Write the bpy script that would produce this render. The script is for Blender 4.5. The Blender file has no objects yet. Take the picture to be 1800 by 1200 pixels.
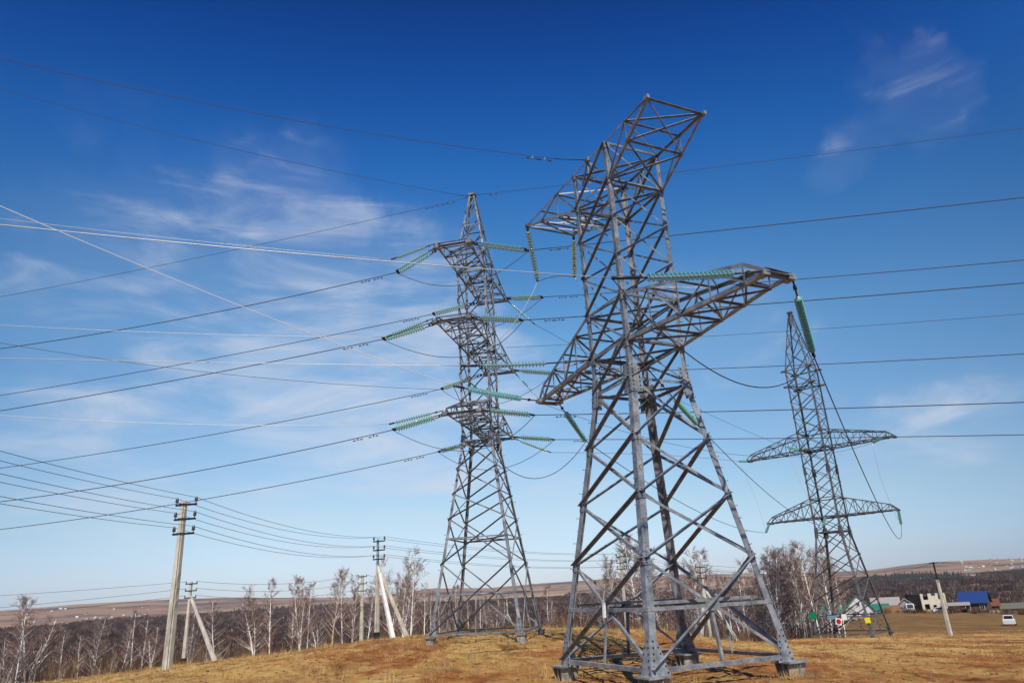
import bpy, math, random, json
import numpy as np
from mathutils import Vector, Matrix

R = math.radians
SC = bpy.context.scene
COL = SC.collection
ZO = 2.85                       # ground under the near tower is z = 0, the camera is 2.85 m above it

# ------------------------------------------------------------------ camera
cam_d = bpy.data.cameras.new("camera"); cam = bpy.data.objects.new("camera", cam_d); COL.objects.link(cam)
PITCH, ROLL, FPX = R(19.807), R(3.054), 1242.314
cam_d.sensor_width = 36.0; cam_d.lens = FPX / 1800 * 36.0
cam_d.clip_start = 0.1; cam_d.clip_end = 20000
c, s = math.cos(PITCH), math.sin(PITCH)
fwd = Vector((0, c, s)); up0 = Vector((0, -s, c)); rt0 = Vector((1, 0, 0))
rt = rt0 * math.cos(ROLL) - up0 * math.sin(ROLL)
upv = rt0 * math.sin(ROLL) + up0 * math.cos(ROLL)
cam.matrix_world = Matrix(((rt.x, upv.x, -fwd.x, 0), (rt.y, upv.y, -fwd.y, 0), (rt.z, upv.z, -fwd.z, ZO), (0, 0, 0, 1)))
SC.camera = cam

# ------------------------------------------------------------------ sun, sky, exposure
SUN_BEAR, SUN_EL = 175.0, 51.0          # bearing of the sun clockwise from +Y (behind the camera, to its right)
sd = bpy.data.lights.new("sun", 'SUN'); sd.energy = 5.0; sd.angle = R(0.53); sd.color = (1.0, 0.93, 0.82)
sun = bpy.data.objects.new("sun", sd); COL.objects.link(sun)
sv = Vector((math.sin(R(SUN_BEAR)) * math.cos(R(SUN_EL)), math.cos(R(SUN_BEAR)) * math.cos(R(SUN_EL)), math.sin(R(SUN_EL))))
sun.rotation_euler = sv.to_track_quat('Z', 'Y').to_euler()
sun.location = (20, -30, 60)
SC.view_settings.view_transform = 'Standard'; SC.view_settings.look = 'None'
SC.view_settings.exposure = 0.06; SC.view_settings.gamma = 1.0

def nodes_of(nt):
    nt.nodes.clear()
    def N(t, **k):
        n = nt.nodes.new(t)
        for a, v in k.items():
            if a.startswith('i_'):
                n.inputs[a[2:].replace('_', ' ')].default_value = v
            else: setattr(n, a, v)
        return n
    return N, nt.links.new

def build_world():
    w = bpy.data.worlds.new("World"); SC.world = w; w.use_nodes = True
    N, L = nodes_of(w.node_tree)
    out = N('ShaderNodeOutputWorld'); bg = N('ShaderNodeBackground')
    sky = N('ShaderNodeTexSky'); sky.sky_type = 'NISHITA'; sky.sun_disc = False
    sky.sun_elevation = R(SUN_EL); sky.sun_rotation = R(SUN_BEAR)
    sky.altitude = 300; sky.air_density = 1.0; sky.dust_density = 0.3; sky.ozone_density = 2.2
    tc = N('ShaderNodeTexCoord')
    hs = N('ShaderNodeHueSaturation'); hs.inputs['Saturation'].default_value = 1.0; hs.inputs['Value'].default_value = 1.0
    L(sky.outputs[0], hs.inputs['Color'])
    # deep polarised blue overhead, pale towards the horizon
    sep = N('ShaderNodeSeparateXYZ'); L(tc.outputs['Generated'], sep.inputs[0])
    grad = N('ShaderNodeValToRGB'); L(sep.outputs['Z'], grad.inputs[0])
    cr = grad.color_ramp; cr.interpolation = 'LINEAR'
    cr.elements[0].position = 0.0; cr.elements[0].color = (0.60, 0.68, 1.0, 1)
    cr.elements[1].position = 0.9; cr.elements[1].color = (0.03, 0.15, 0.40, 1)
    for pos, colr in GRAD:
        e = cr.elements.new(pos); e.color = (*colr, 1)
    mul = N('ShaderNodeMix', data_type='RGBA', blend_type='MULTIPLY'); mul.inputs[0].default_value = 1.0
    L(hs.outputs[0], mul.inputs[6]); L(grad.outputs[0], mul.inputs[7])
    # cirrus: stretched noise, gathered round a few places of the sky
    mp = N('ShaderNodeMapping'); mp.inputs['Rotation'].default_value = (0.0, -0.75, 0.2); mp.inputs['Scale'].default_value = (1.5, 3.0, 8.5)
    L(tc.outputs['Generated'], mp.inputs[0])
    nz = N('ShaderNodeTexNoise'); nz.inputs['Scale'].default_value = 2.6; nz.inputs['Detail'].default_value = 10; nz.inputs['Roughness'].default_value = 0.6; nz.inputs['Distortion'].default_value = 0.45
    L(mp.outputs[0], nz.inputs['Vector'])
    # the places are torn by a slow noise so that no outline shows
    wn = N('ShaderNodeTexNoise'); wn.inputs['Scale'].default_value = 5.0; wn.inputs['Detail'].default_value = 5; wn.inputs['Roughness'].default_value = 0.55; L(tc.outputs['Generated'], wn.inputs['Vector'])
    w1_ = N('ShaderNodeVectorMath', operation='MULTIPLY_ADD'); L(wn.outputs['Color'], w1_.inputs[0]); w1_.inputs[1].default_value = (0.42, 0.42, 0.42); w1_.inputs[2].default_value = (-0.21, -0.21, -0.21)
    w2_ = N('ShaderNodeVectorMath', operation='ADD'); L(tc.outputs['Generated'], w2_.inputs[0]); L(w1_.outputs[0], w2_.inputs[1])
    w3_ = N('ShaderNodeVectorMath', operation='NORMALIZE'); L(w2_.outputs[0], w3_.inputs[0])
    def blob(d, lo, hi, amp):
        dv = N('ShaderNodeVectorMath', operation='DOT_PRODUCT'); L(w3_.outputs[0], dv.inputs[0]); dv.inputs[1].default_value = Vector(d).normalized()
        mr = N('ShaderNodeMapRange', interpolation_type='SMOOTHERSTEP'); L(dv.outputs['Value'], mr.inputs[0])
        mr.inputs[1].default_value = lo; mr.inputs[2].default_value = hi; mr.inputs[3].default_value = 0; mr.inputs[4].default_value = amp
        return mr.outputs[0]
    tot = None
    for b in BLOBS:
        o = blob(*b)
        if tot is None: tot = o
        else:
            a = N('ShaderNodeMath', operation='MAXIMUM'); L(tot, a.inputs[0]); L(o, a.inputs[1]); tot = a.outputs[0]
    # threshold of the noise moves with the gathering mask
    ad = N('ShaderNodeMath', operation='ADD'); L(nz.outputs[0], ad.inputs[0]); 
    ms = N('ShaderNodeMath', operation='MULTIPLY'); L(tot, ms.inputs[0]); ms.inputs[1].default_value = 0.34; L(ms.outputs[0], ad.inputs[1])
    mr = N('ShaderNodeMapRange', interpolation_type='SMOOTHSTEP'); L(ad.outputs[0], mr.inputs[0]); mr.inputs[1].default_value = 0.56; mr.inputs[2].default_value = 1.16; mr.inputs[3].default_value = 0; mr.inputs[4].default_value = 0.88
    vm = N('ShaderNodeMath', operation='MULTIPLY'); L(mr.outputs[0], vm.inputs[0]); vq = N('ShaderNodeMapRange', interpolation_type='SMOOTHSTEP'); L(tot, vq.inputs[0]); vq.inputs[1].default_value = 0.0; vq.inputs[2].default_value = 0.35; L(vq.outputs[0], vm.inputs[1])
    ve = N('ShaderNodeMath', operation='MULTIPLY_ADD'); L(tot, ve.inputs[0]); ve.inputs[1].default_value = 0.13; L(vm.outputs[0], ve.inputs[2]); ve.use_clamp = True
    # the polarised part of the sky, square to the sun, is deeper
    pd = N('ShaderNodeVectorMath', operation='DOT_PRODUCT'); L(tc.outputs['Generated'], pd.inputs[0]); pd.inputs[1].default_value = (math.sin(R(SUN_BEAR)), math.cos(R(SUN_BEAR)), 0)
    pr = N('ShaderNodeValToRGB'); pa = N('ShaderNodeMapRange'); L(pd.outputs['Value'], pa.inputs[0]); pa.inputs[1].default_value = -0.97; pa.inputs[2].default_value = -0.62; L(pa.outputs[0], pr.inputs[0])
    pr.color_ramp.elements[0].color = (1, 1, 1, 1); pr.color_ramp.elements[1].color = (0.38, 0.52, 0.66, 1)
    pm = N('ShaderNodeMix', data_type='RGBA', blend_type='MULTIPLY'); pm.inputs[0].default_value = 1.0; L(mul.outputs[2], pm.inputs[6]); L(pr.outputs[0], pm.inputs[7])
    mx = N('ShaderNodeMix', data_type='RGBA'); L(ve.outputs[0], mx.inputs[0]); L(pm.outputs[2], mx.inputs[6]); mx.inputs[7].default_value = CLOUD
    L(mx.outputs[2], bg.inputs[0]); bg.inputs[1].default_value = SKYSTR
    L(bg.outputs[0], out.inputs[0])
GRAD = [(0.035, (0.73, 0.77, 0.97)), (0.108, (0.86, 0.88, 0.88)), (0.223, (0.82, 0.99, 1.02)), (0.339, (0.74, 1.10, 1.18)), (0.449, (0.46, 1.0, 1.26)),
        (0.55, (0.21, 0.82, 1.36)), (0.639, (0.09, 0.58, 1.22)), (0.70, (0.06, 0.42, 1.02)), (0.78, (0.04, 0.28, 0.72))]
# (direction, cosine where it fades out, cosine where it is full, amount)
BLOBS = [((-0.425, 0.81, 0.40), 0.968, 1.0, 0.42), ((-0.32, 0.86, 0.39), 0.968, 1.0, 0.58), ((-0.215, 0.915, 0.34), 0.97, 1.0, 0.75), ((-0.127, 0.95, 0.285), 0.97, 1.0, 0.8), ((-0.264, 0.92, 0.29), 0.968, 1.0, 0.72),
         ((0.472, 0.704, 0.53), 0.9965, 1.0, 0.30), ((0.468, 0.733, 0.494), 0.9985, 1.0, 0.2), ((0.527, 0.837, 0.136), 0.985, 1.0, 0.45),
         ((-0.226, 0.966, 0.124), 0.975, 1.0, 0.6), ((-0.518, 0.842, 0.152), 0.98, 1.0, 0.5), ((0.29, 0.915, 0.28), 0.988, 1.0, 0.35), ((0.03, 0.97, 0.15), 0.98, 1.0, 0.45)]
CLOUD = (5.0, 5.3, 6.0, 1)
SKYSTR = 0.132
build_world()

# ------------------------------------------------------------------ helpers
def setp(o, label=None, cat=None, group=None, kind=None):
    if label: o['label'] = label
    if cat: o['category'] = cat
    if group: o['group'] = group
    if kind: o['kind'] = kind
    return o
def empty(name, loc=(0, 0, 0), rz=0.0, label=None, cat=None, group=None):
    o = bpy.data.objects.new(name, None); COL.objects.link(o); o.location = loc; o.rotation_euler = (0, 0, rz)
    o.empty_display_size = 0.3
    return setp(o, label, cat, group)

class MB:
    """collects polygons and builds one mesh"""
    def __init__(self): self.v = []; self.f = []; self.m = []; self.sm = []
    def add(self, vs, fs, m=0, smooth=False):
        o = len(self.v); self.v.extend([tuple(p) for p in vs])
        for f in fs: self.f.append([i + o for i in f]); self.m.append(m); self.sm.append(smooth)
    def box(self, ctr, size, m=0, rot=None):
        cx, cy, cz = ctr; a, b, d = [q / 2 for q in size]
        vs = [Vector((sx * a, sy * b, sz * d)) for sz in (-1, 1) for sy in (-1, 1) for sx in (-1, 1)]
        if rot is not None: vs = [rot @ q for q in vs]
        vs = [q + Vector(ctr) for q in vs]
        self.add(vs, [(0, 2, 3, 1), (4, 5, 7, 6), (0, 1, 5, 4), (2, 6, 7, 3), (0, 4, 6, 2), (1, 3, 7, 5)], m)
    def extrude(self, prof, p, q, ax, ay, m=0, prof2=None):
        """profile points (a,b) in axes ax, ay swept from p to q"""
        n = len(prof); prof2 = prof2 or prof
        vs = [p + ax * a + ay * b for a, b in prof] + [q + ax * a + ay * b for a, b in prof2]
        fs = [(i, (i + 1) % n, n + (i + 1) % n, n + i) for i in range(n)] + [tuple(range(n))[::-1], tuple(range(n, 2 * n))]
        self.add(vs, fs, m)
    def tube(self, pts, rad, n=6, m=0, smooth=True, caps=True):
        pts = [Vector(p) for p in pts]; k = len(pts)
        rads = rad if hasattr(rad, '__len__') else [rad] * k
        vs = []
        prev = None
        for i, p in enumerate(pts):
            d = (pts[min(i + 1, k - 1)] - pts[max(i - 1, 0)]).normalized()
            if prev is None:
                a = d.cross(Vector((0, 0, 1)))
                if a.length < 1e-3: a = d.cross(Vector((1, 0, 0)))
                a.normalize()
            else:
                a = prev - d * prev.dot(d); a.normalize()
            prev = a; b = d.cross(a)
            for j in range(n):
                t = 2 * math.pi * j / n
                vs.append(p + (a * math.cos(t) + b * math.sin(t)) * rads[i])
        fs = [(i * n + j, i * n + (j + 1) % n, (i + 1) * n + (j + 1) % n, (i + 1) * n + j) for i in range(k - 1) for j in range(n)]
        if caps: fs += [tuple(range(n))[::-1], tuple(range((k - 1) * n, k * n))]
        self.add(vs, fs, m, smooth)
    def lathe(self, prof, n=12, m=0, base=Vector((0, 0, 0)), smooth=True, ms=None):
        vs = [base + Vector((r * math.cos(2 * math.pi * j / n), r * math.sin(2 * math.pi * j / n), z)) for r, z in prof for j in range(n)]
        for i in range(len(prof) - 1):
            pass
        o = len(self.v); self.v.extend([tuple(p) for p in vs])
        for i in range(len(prof) - 1):
            for j in range(n):
                self.f.append([o + i * n + j, o + i * n + (j + 1) % n, o + (i + 1) * n + (j + 1) % n, o + (i + 1) * n + j])
                self.m.append(ms[i] if ms else m); self.sm.append(smooth)
        self.f.append([o + j for j in range(n)][::-1]); self.m.append(ms[0] if ms else m); self.sm.append(False)
        k = len(prof) - 1
        self.f.append([o + k * n + j for j in range(n)]); self.m.append(ms[-1] if ms else m); self.sm.append(False)
    def mesh(self, name, mats):
        me = bpy.data.meshes.new(name); me.from_pydata(self.v, [], self.f)
        for mt in (mats if isinstance(mats, (list, tuple)) else [mats]): me.materials.append(mt)
        me.polygons.foreach_set('material_index', self.m); me.polygons.foreach_set('use_smooth', self.sm); me.update()
        return me
    def build(self, name, mats, parent=None, loc=(0, 0, 0), rz=0.0):
        o = bpy.data.objects.new(name, self.mesh(name, mats)); COL.objects.link(o)
        o.parent = parent; o.location = loc; o.rotation_euler = (0, 0, rz)
        return o
def inst(name, me, parent=None, mat=None, loc=None):
    o = bpy.data.objects.new(name, me); COL.objects.link(o); o.parent = parent
    if mat is not None: o.matrix_local = mat
    elif loc is not None: o.location = loc
    return o
def tri_mesh(name, V, F, midx, mats):
    me = bpy.data.meshes.new(name)
    V = np.asarray(V, np.float32); F = np.asarray(F, np.int32)
    me.vertices.add(len(V)); me.vertices.foreach_set('co', V.ravel())
    me.loops.add(F.size); me.loops.foreach_set('vertex_index', F.ravel())
    me.polygons.add(len(F)); me.polygons.foreach_set('loop_start', np.arange(len(F), dtype=np.int32) * F.shape[1])
    for mt in mats: me.materials.append(mt)
    me.polygons.foreach_set('material_index', np.asarray(midx, np.int32))
    me.update(calc_edges=True); me.validate()
    return me

# ------------------------------------------------------------------ materials
def mat(name, col, rough=0.7, metal=0.0, vary=0.0, vscale=6.0, col2=None, spec=0.4, trans=0.0, bump=0.0, bscale=30.0, coords='Object', ior=1.45, stretch=None, lo=0.35, hi=0.68):
    m = bpy.data.materials.new(name); m.use_nodes = True
    N, L = nodes_of(m.node_tree)
    o = N('ShaderNodeOutputMaterial'); b = N('ShaderNodeBsdfPrincipled'); L(b.outputs[0], o.inputs[0])
    b.inputs['Base Color'].default_value = (*col, 1); b.inputs['Roughness'].default_value = rough; b.inputs['Metallic'].default_value = metal
    b.inputs['Specular IOR Level'].default_value = spec; b.inputs['Transmission Weight'].default_value = trans; b.inputs['IOR'].default_value = ior
    tc = N('ShaderNodeTexCoord')
    vec = tc.outputs[coords]
    if stretch:
        mp = N('ShaderNodeMapping'); mp.inputs['Scale'].default_value = stretch; L(vec, mp.inputs[0]); vec = mp.outputs[0]
    if col2 is not None or vary:
        nz = N('ShaderNodeTexNoise'); nz.inputs['Scale'].default_value = vscale; nz.inputs['Detail'].default_value = 6; nz.inputs['Roughness'].default_value = 0.65
        L(vec, nz.inputs['Vector'])
        rp = N('ShaderNodeValToRGB'); L(nz.outputs[0], rp.inputs[0])
        c2 = col2 if col2 is not None else tuple(min(1, q * (1 + vary)) for q in col)
        c1 = col if col2 is not None else tuple(q * (1 - vary) for q in col)
        rp.color_ramp.elements[0].position = lo; rp.color_ramp.elements[0].color = (*c1, 1)
        rp.color_ramp.elements[1].position = hi; rp.color_ramp.elements[1].color = (*c2, 1)
        L(rp.outputs[0], b.inputs['Base Color'])
    if bump:
        n2 = N('ShaderNodeTexNoise'); n2.inputs['Scale'].default_value = bscale; n2.inputs['Detail'].default_value = 5; L(vec, n2.inputs['Vector'])
        bp = N('ShaderNodeBump'); bp.inputs['Strength'].default_value = bump; bp.inputs['Distance'].default_value = 0.05; L(n2.outputs[0], bp.inputs['Height']); L(bp.outputs[0], b.inputs['Normal'])
    return m
M = {}
def steel(name, c0, c1, c2, sc):
    m = bpy.data.materials.new(name); m.use_nodes = True; N, L = nodes_of(m.node_tree)
    o = N('ShaderNodeOutputMaterial'); b = N('ShaderNodeBsdfPrincipled'); L(b.outputs[0], o.inputs[0]); b.inputs['Metallic'].default_value = 0.25; b.inputs['Specular IOR Level'].default_value = 0.5
    tc = N('ShaderNodeTexCoord'); n1 = N('ShaderNodeTexNoise'); n1.inputs['Scale'].default_value = sc; n1.inputs['Detail'].default_value = 8; n1.inputs['Roughness'].default_value = 0.7; L(tc.outputs['Object'], n1.inputs['Vector'])
    r = N('ShaderNodeValToRGB'); L(n1.outputs[0], r.inputs[0]); e = r.color_ramp.elements; e[0].position = .33; e[0].color = (*c0, 1); e[1].position = .7; e[1].color = (*c2, 1); q = e.new(.5); q.color = (*c1, 1)
    n2 = N('ShaderNodeTexNoise'); n2.inputs['Scale'].default_value = 9.0; n2.inputs['Detail'].default_value = 6; mp = N('ShaderNodeMapping'); mp.inputs['Scale'].default_value = (1, 1, .25); L(tc.outputs['Object'], mp.inputs[0]); L(mp.outputs[0], n2.inputs['Vector'])
    r2 = N('ShaderNodeValToRGB'); L(n2.outputs[0], r2.inputs[0]); r2.color_ramp.elements[0].position = .62; r2.color_ramp.elements[0].color = (0, 0, 0, 1); r2.color_ramp.elements[1].position = .78; r2.color_ramp.elements[1].color = (.55, .55, .55, 1)
    x = N('ShaderNodeMix', data_type='RGBA'); L(r2.outputs[0], x.inputs[0]); L(r.outputs[0], x.inputs[6]); x.inputs[7].default_value = (.15, .105, .08, 1); L(x.outputs[2], b.inputs['Base Color'])
    mr = N('ShaderNodeMapRange'); L(n1.outputs[0], mr.inputs[0]); mr.inputs[3].default_value = .3; mr.inputs[4].default_value = .58; L(mr.outputs[0], b.inputs['Roughness'])
    return m
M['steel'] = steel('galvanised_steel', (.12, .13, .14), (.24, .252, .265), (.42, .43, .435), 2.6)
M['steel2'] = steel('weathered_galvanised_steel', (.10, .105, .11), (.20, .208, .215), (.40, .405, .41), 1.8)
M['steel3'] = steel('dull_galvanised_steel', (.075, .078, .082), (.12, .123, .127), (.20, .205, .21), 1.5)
M['bolt'] = mat('dark_bolt_steel', (0.05, 0.05, 0.055), 0.5, 0.6)
M['footing'] = mat('pale_cast_footing', (0.17, 0.155, 0.13), 0.85, col2=(0.46, 0.43, 0.36), vscale=5)
M['glass'] = mat('green_insulator_glass', (0.18, 0.52, 0.43), 0.04, trans=0.3, spec=0.6, ior=1.5)
M['zinc'] = mat('pale_zinc_cap', (0.55, 0.56, 0.55), 0.35, 0.4)
M['fitting'] = mat('dark_steel_fitting', (0.06, 0.06, 0.065), 0.45, 0.6)
M['alu'] = mat('aluminium_conductor', (0.55, 0.54, 0.52), 0.42, 0.5, vary=0.1)
M['alu_lit'] = mat('sunlit_painted_conductor', (0.80, 0.78, 0.74), 0.6, 0.0)  # sunlit look painted into the colour, as the shaded underside faces the camera
M['wire'] = mat('weathered_conductor', (0.055, 0.055, 0.06), 0.6, 0.3)
M['concrete'] = mat('pole_concrete', (0.36, 0.335, 0.27), 0.9, col2=(0.64, 0.61, 0.52), vscale=3.4, bump=0.15, stretch=(1, 1, 0.35))
M['white_conc'] = mat('whitewashed_concrete', (0.72, 0.71, 0.67), 0.9, vary=0.08)
M['tar'] = mat('bitumen', (0.012, 0.012, 0.013), 0.6)
M['black'] = mat('black_painted_steel', (0.018, 0.018, 0.02), 0.5)
M['ceramic'] = mat('brown_ceramic', (0.05, 0.03, 0.022), 0.25, spec=0.6)
M['bark'] = mat('birch_bark', (0.20, 0.175, 0.155), 0.85, col2=(0.88, 0.85, 0.80), vscale=5, stretch=(1, 1, 0.9), lo=0.32, hi=0.42)
M['bark2'] = mat('grey_birch_bark', (0.14, 0.12, 0.105), 0.85, col2=(0.55, 0.51, 0.46), vscale=5, lo=0.33, hi=0.5)
M['branch'] = mat('pale_branch', (0.66, 0.61, 0.56), 0.85, vary=0.35, vscale=3)
M['twig'] = mat('birch_twig', (0.26, 0.17, 0.145), 0.85, vary=0.3, vscale=2)
M['brush1'] = mat('red_brown_brush', (0.066, 0.026, 0.014), 0.9, vary=0.3, vscale=0.4)
M['brush2'] = mat('dark_brown_brush', (0.034, 0.019, 0.015), 0.9, vary=0.3, vscale=0.4)
M['brush3'] = mat('grey_tan_brush', (0.13, 0.092, 0.072), 0.9, vary=0.25, vscale=0.4)
M['brush4'] = mat('pale_trunks', (0.46, 0.43, 0.39), 0.9)
M['brush5'] = mat('golden_brush', (0.20, 0.12, 0.05), 0.9, vary=0.3, vscale=0.6)
M['pine'] = mat('dark_pine', (0.020, 0.030, 0.022), 0.9, vary=0.3, vscale=0.05)
M['grass1'] = mat('dry_grass', (0.56, 0.375, 0.145), 0.9, vary=0.25, vscale=0.8)
M['grass2'] = mat('tawny_grass', (0.42, 0.27, 0.10), 0.9, vary=0.25, vscale=0.8)
M['grass3'] = mat('dead_stalk', (0.20, 0.13, 0.07), 0.9)
M['stone'] = mat('pale_stone', (0.36, 0.30, 0.22), 0.9, vary=0.3)
M['wall_w'] = mat('white_plaster', (0.62, 0.61, 0.58), 0.9, vary=0.05)
M['wall_p'] = mat('pale_block', (0.56, 0.53, 0.42), 0.95, vary=0.12, vscale=1.5)
M['wall_d'] = mat('dark_timber_and_side_wall', (0.10, 0.065, 0.045), 0.9, vary=0.25)
M['wall_o'] = mat('orange_timber', (0.33, 0.17, 0.08), 0.9, vary=0.15)
M['roof_g'] = mat('green_metal_roof', (0.02, 0.17, 0.13), 0.5, vary=0.15)
M['roof_b'] = mat('blue_sheet_roof', (0.016, 0.045, 0.17), 0.5, vary=0.15)
M['roof_s'] = mat('grey_slate_roof', (0.30, 0.28, 0.26), 0.8, vary=0.2)
M['roof_m'] = mat('mossy_grey_roof', (0.12, 0.13, 0.10), 0.8, vary=0.2)
M['roof_r'] = mat('rust_roof', (0.16, 0.055, 0.035), 0.8, vary=0.2)
M['win'] = mat('dark_window', (0.015, 0.017, 0.02), 0.12, spec=0.6)
M['paint_w'] = mat('white_car_paint', (0.6, 0.61, 0.61), 0.25, spec=0.6)
M['paint_g'] = mat('grey_car_paint', (0.20, 0.21, 0.22), 0.3, spec=0.6)
M['rubber'] = mat('tyre_rubber', (0.015, 0.015, 0.015), 0.8)
M['sg_green'] = mat('sign_green', (0.0, 0.22, 0.10), 0.5); M['sg_red'] = mat('sign_red', (0.55, 0.015, 0.02), 0.5)
M['sg_blue'] = mat('sign_blue', (0.17, 0.30, 0.38), 0.5); M['sg_yel'] = mat('sign_yellow', (0.85, 0.72, 0.02), 0.5)
M['sg_white'] = mat('sign_white', (0.82, 0.82, 0.80), 0.6)

def ground_mat(name, far=False):
    m = bpy.data.materials.new(name); m.use_nodes = True
    N, L = nodes_of(m.node_tree)
    o = N('ShaderNodeOutputMaterial'); b = N('ShaderNodeBsdfPrincipled'); L(b.outputs[0], o.inputs[0]); b.inputs['Roughness'].default_value = 0.95; b.inputs['Specular IOR Level'].default_value = 0.15
    tc = N('ShaderNodeTexCoord')
    def noise(sc, det=6, ro=0.6, dist=0.0, st=None):
        n = N('ShaderNodeTexNoise'); n.inputs['Scale'].default_value = sc; n.inputs['Detail'].default_value = det; n.inputs['Roughness'].default_value = ro; n.inputs['Distortion'].default_value = dist
        v = tc.outputs['Object']
        if st:
            mp = N('ShaderNodeMapping'); mp.inputs['Scale'].default_value = st; L(v, mp.inputs[0]); v = mp.outputs[0]
        L(v, n.inputs['Vector']); return n.outputs[0]
    def ramp(src, stops):
        r = N('ShaderNodeValToRGB'); L(src, r.inputs[0]); e = r.color_ramp.elements
        e[0].position, e[0].color = stops[0][0], (*stops[0][1], 1); e[1].position, e[1].color = stops[-1][0], (*stops[-1][1], 1)
        for p, cc in stops[1:-1]:
            q = e.new(p); q.color = (*cc, 1)
        return r.outputs[0]
    def mix(f, a, c2):
        x = N('ShaderNodeMix', data_type='RGBA'); 
        if isinstance(f, float): x.inputs[0].default_value = f
        else: L(f, x.inputs[0])
        for i, q in ((6, a), (7, c2)):
            if isinstance(q, tuple): x.inputs[i].default_value = (*q, 1)
            else: L(q, x.inputs[i])
        return x.outputs[2]
    if name == 'field':
        grass = ramp(noise(1.3, 8, 0.7), [(0.3, (0.28, 0.16, 0.048)), (0.5, (0.50, 0.31, 0.10)), (0.7, (0.66, 0.45, 0.19))])
        soil = ramp(noise(1.7, 9, 0.72), [(0.28, (0.09, 0.030, 0.009)), (0.45, (0.27, 0.100, 0.026)), (0.6, (0.40, 0.175, 0.052)), (0.76, (0.56, 0.33, 0.14))])
        k = ramp(noise(0.16, 7, 0.66, 0.6, (1, 0.5, 1)), [(0.48, (0, 0, 0)), (0.56, (1, 1, 1))])
        # worn bare earth spreads round the near tower and the track in front of it
        sp = N('ShaderNodeVectorMath', operation='DISTANCE'); L(tc.outputs['Object'], sp.inputs[0]); sp.inputs[1].default_value = (5, 22, 0)
        mr = N('ShaderNodeMapRange'); L(sp.outputs['Value'], mr.inputs[0]); mr.inputs[1].default_value = 4; mr.inputs[2].default_value = 20; mr.inputs[3].default_value = 0.85; mr.inputs[4].default_value = 0.0
        n5 = noise(0.45, 6, 0.7); mm = N('ShaderNodeMath', operation='MULTIPLY'); L(mr.outputs[0], mm.inputs[0]); L(ramp(n5, [(0.36, (0, 0, 0)), (0.55, (1, 1, 1))]), mm.inputs[1])
        mxm = N('ShaderNodeMath', operation='MAXIMUM'); L(k, mxm.inputs[0]); L(mm.outputs[0], mxm.inputs[1])
        col = mix(mxm.outputs[0], grass, soil)
        dk = ramp(noise(0.55, 8, 0.75, 0.3, (1, 0.45, 1)), [(0.36, (0.28, 0.22, 0.18)), (0.46, (1, 1, 1))])
        x = N('ShaderNodeMix', data_type='RGBA', blend_type='MULTIPLY'); x.inputs[0].default_value = 0.85; L(col, x.inputs[6]); L(dk, x.inputs[7]); col = x.outputs[2]
        pit = ramp(noise(4.5, 8, 0.8), [(0.36, (0.42, 0.34, 0.28)), (0.47, (1, 1, 1))])
        x = N('ShaderNodeMix', data_type='RGBA', blend_type='MULTIPLY'); x.inputs[0].default_value = 0.8; L(col, x.inputs[6]); L(pit, x.inputs[7]); col = x.outputs[2]
        # the ploughed field farther off is darker earth
        ln = N('ShaderNodeVectorMath', operation='LENGTH'); L(tc.outputs['Object'], ln.inputs[0]); ma = N('ShaderNodeMath', operation='MULTIPLY_ADD'); L(noise(0.06, 5, 0.6), ma.inputs[0]); ma.inputs[1].default_value = 60; L(ln.outputs['Value'], ma.inputs[2])
        mr2 = N('ShaderNodeMapRange', interpolation_type='SMOOTHSTEP'); L(ma.outputs[0], mr2.inputs[0]); mr2.inputs[1].default_value = 105; mr2.inputs[2].default_value = 140; mr2.inputs[4].default_value = 0.8
        pl = ramp(noise(0.25, 7, 0.7, 0.2, (0.35, 1.6, 1)), [(0.35, (0.065, 0.036, 0.015)), (0.5, (0.125, 0.07, 0.026)), (0.68, (0.21, 0.13, 0.05))])
        col = mix(mr2.outputs[0], col, pl)
        hgt = noise(2.2, 10, 0.78); bs, bd = 1.0, 0.16
    elif name == 'valley_and_bounce_cut_ground':
        col = ramp(noise(0.05, 8, 0.7), [(0.35, (0.060, 0.032, 0.022)), (0.5, (0.11, 0.062, 0.038)), (0.66, (0.25, 0.165, 0.085))])
        hgt = noise(0.5, 8, 0.7); bs, bd = 0.8, 0.5
    else:
        # ploughed and fallow strips on the far slopes
        v = N('ShaderNodeTexVoronoi'); v.inputs['Scale'].default_value = 0.0017
        mp = N('ShaderNodeMapping'); mp.inputs['Scale'].default_value = (0.45, 1.5, 1); mp.inputs['Rotation'].default_value = (0, 0, 0.25); L(tc.outputs['Object'], mp.inputs[0]); L(mp.outputs[0], v.inputs['Vector'])
        sc = N('ShaderNodeSeparateColor'); L(v.outputs['Color'], sc.inputs[0])
        col = ramp(sc.outputs[0], [(0.0, (0.25, 0.155, 0.105)), (0.3, (0.36, 0.245, 0.165)), (0.5, (0.19, 0.115, 0.08)), (0.7, (0.42, 0.30, 0.19)), (1.0, (0.28, 0.185, 0.13))])
        wood = ramp(noise(0.0022, 6, 0.6), [(0.5, (0, 0, 0)), (0.58, (1, 1, 1))])
        col = mix(wood, col, (0.13, 0.095, 0.085))
        hgt = noise(0.02, 8, 0.7); bs, bd = 0.5, 4.0
    L(col, b.inputs['Base Color'])
    bp = N('ShaderNodeBump'); bp.inputs['Strength'].default_value = bs; bp.inputs['Distance'].default_value = bd; L(hgt, bp.inputs['Height']); L(bp.outputs[0], b.inputs['Normal'])
    return m
M['field'] = ground_mat('field'); M['valley'] = ground_mat('valley_and_bounce_cut_ground'); M['hillfield'] = ground_mat('hill_fields')

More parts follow.
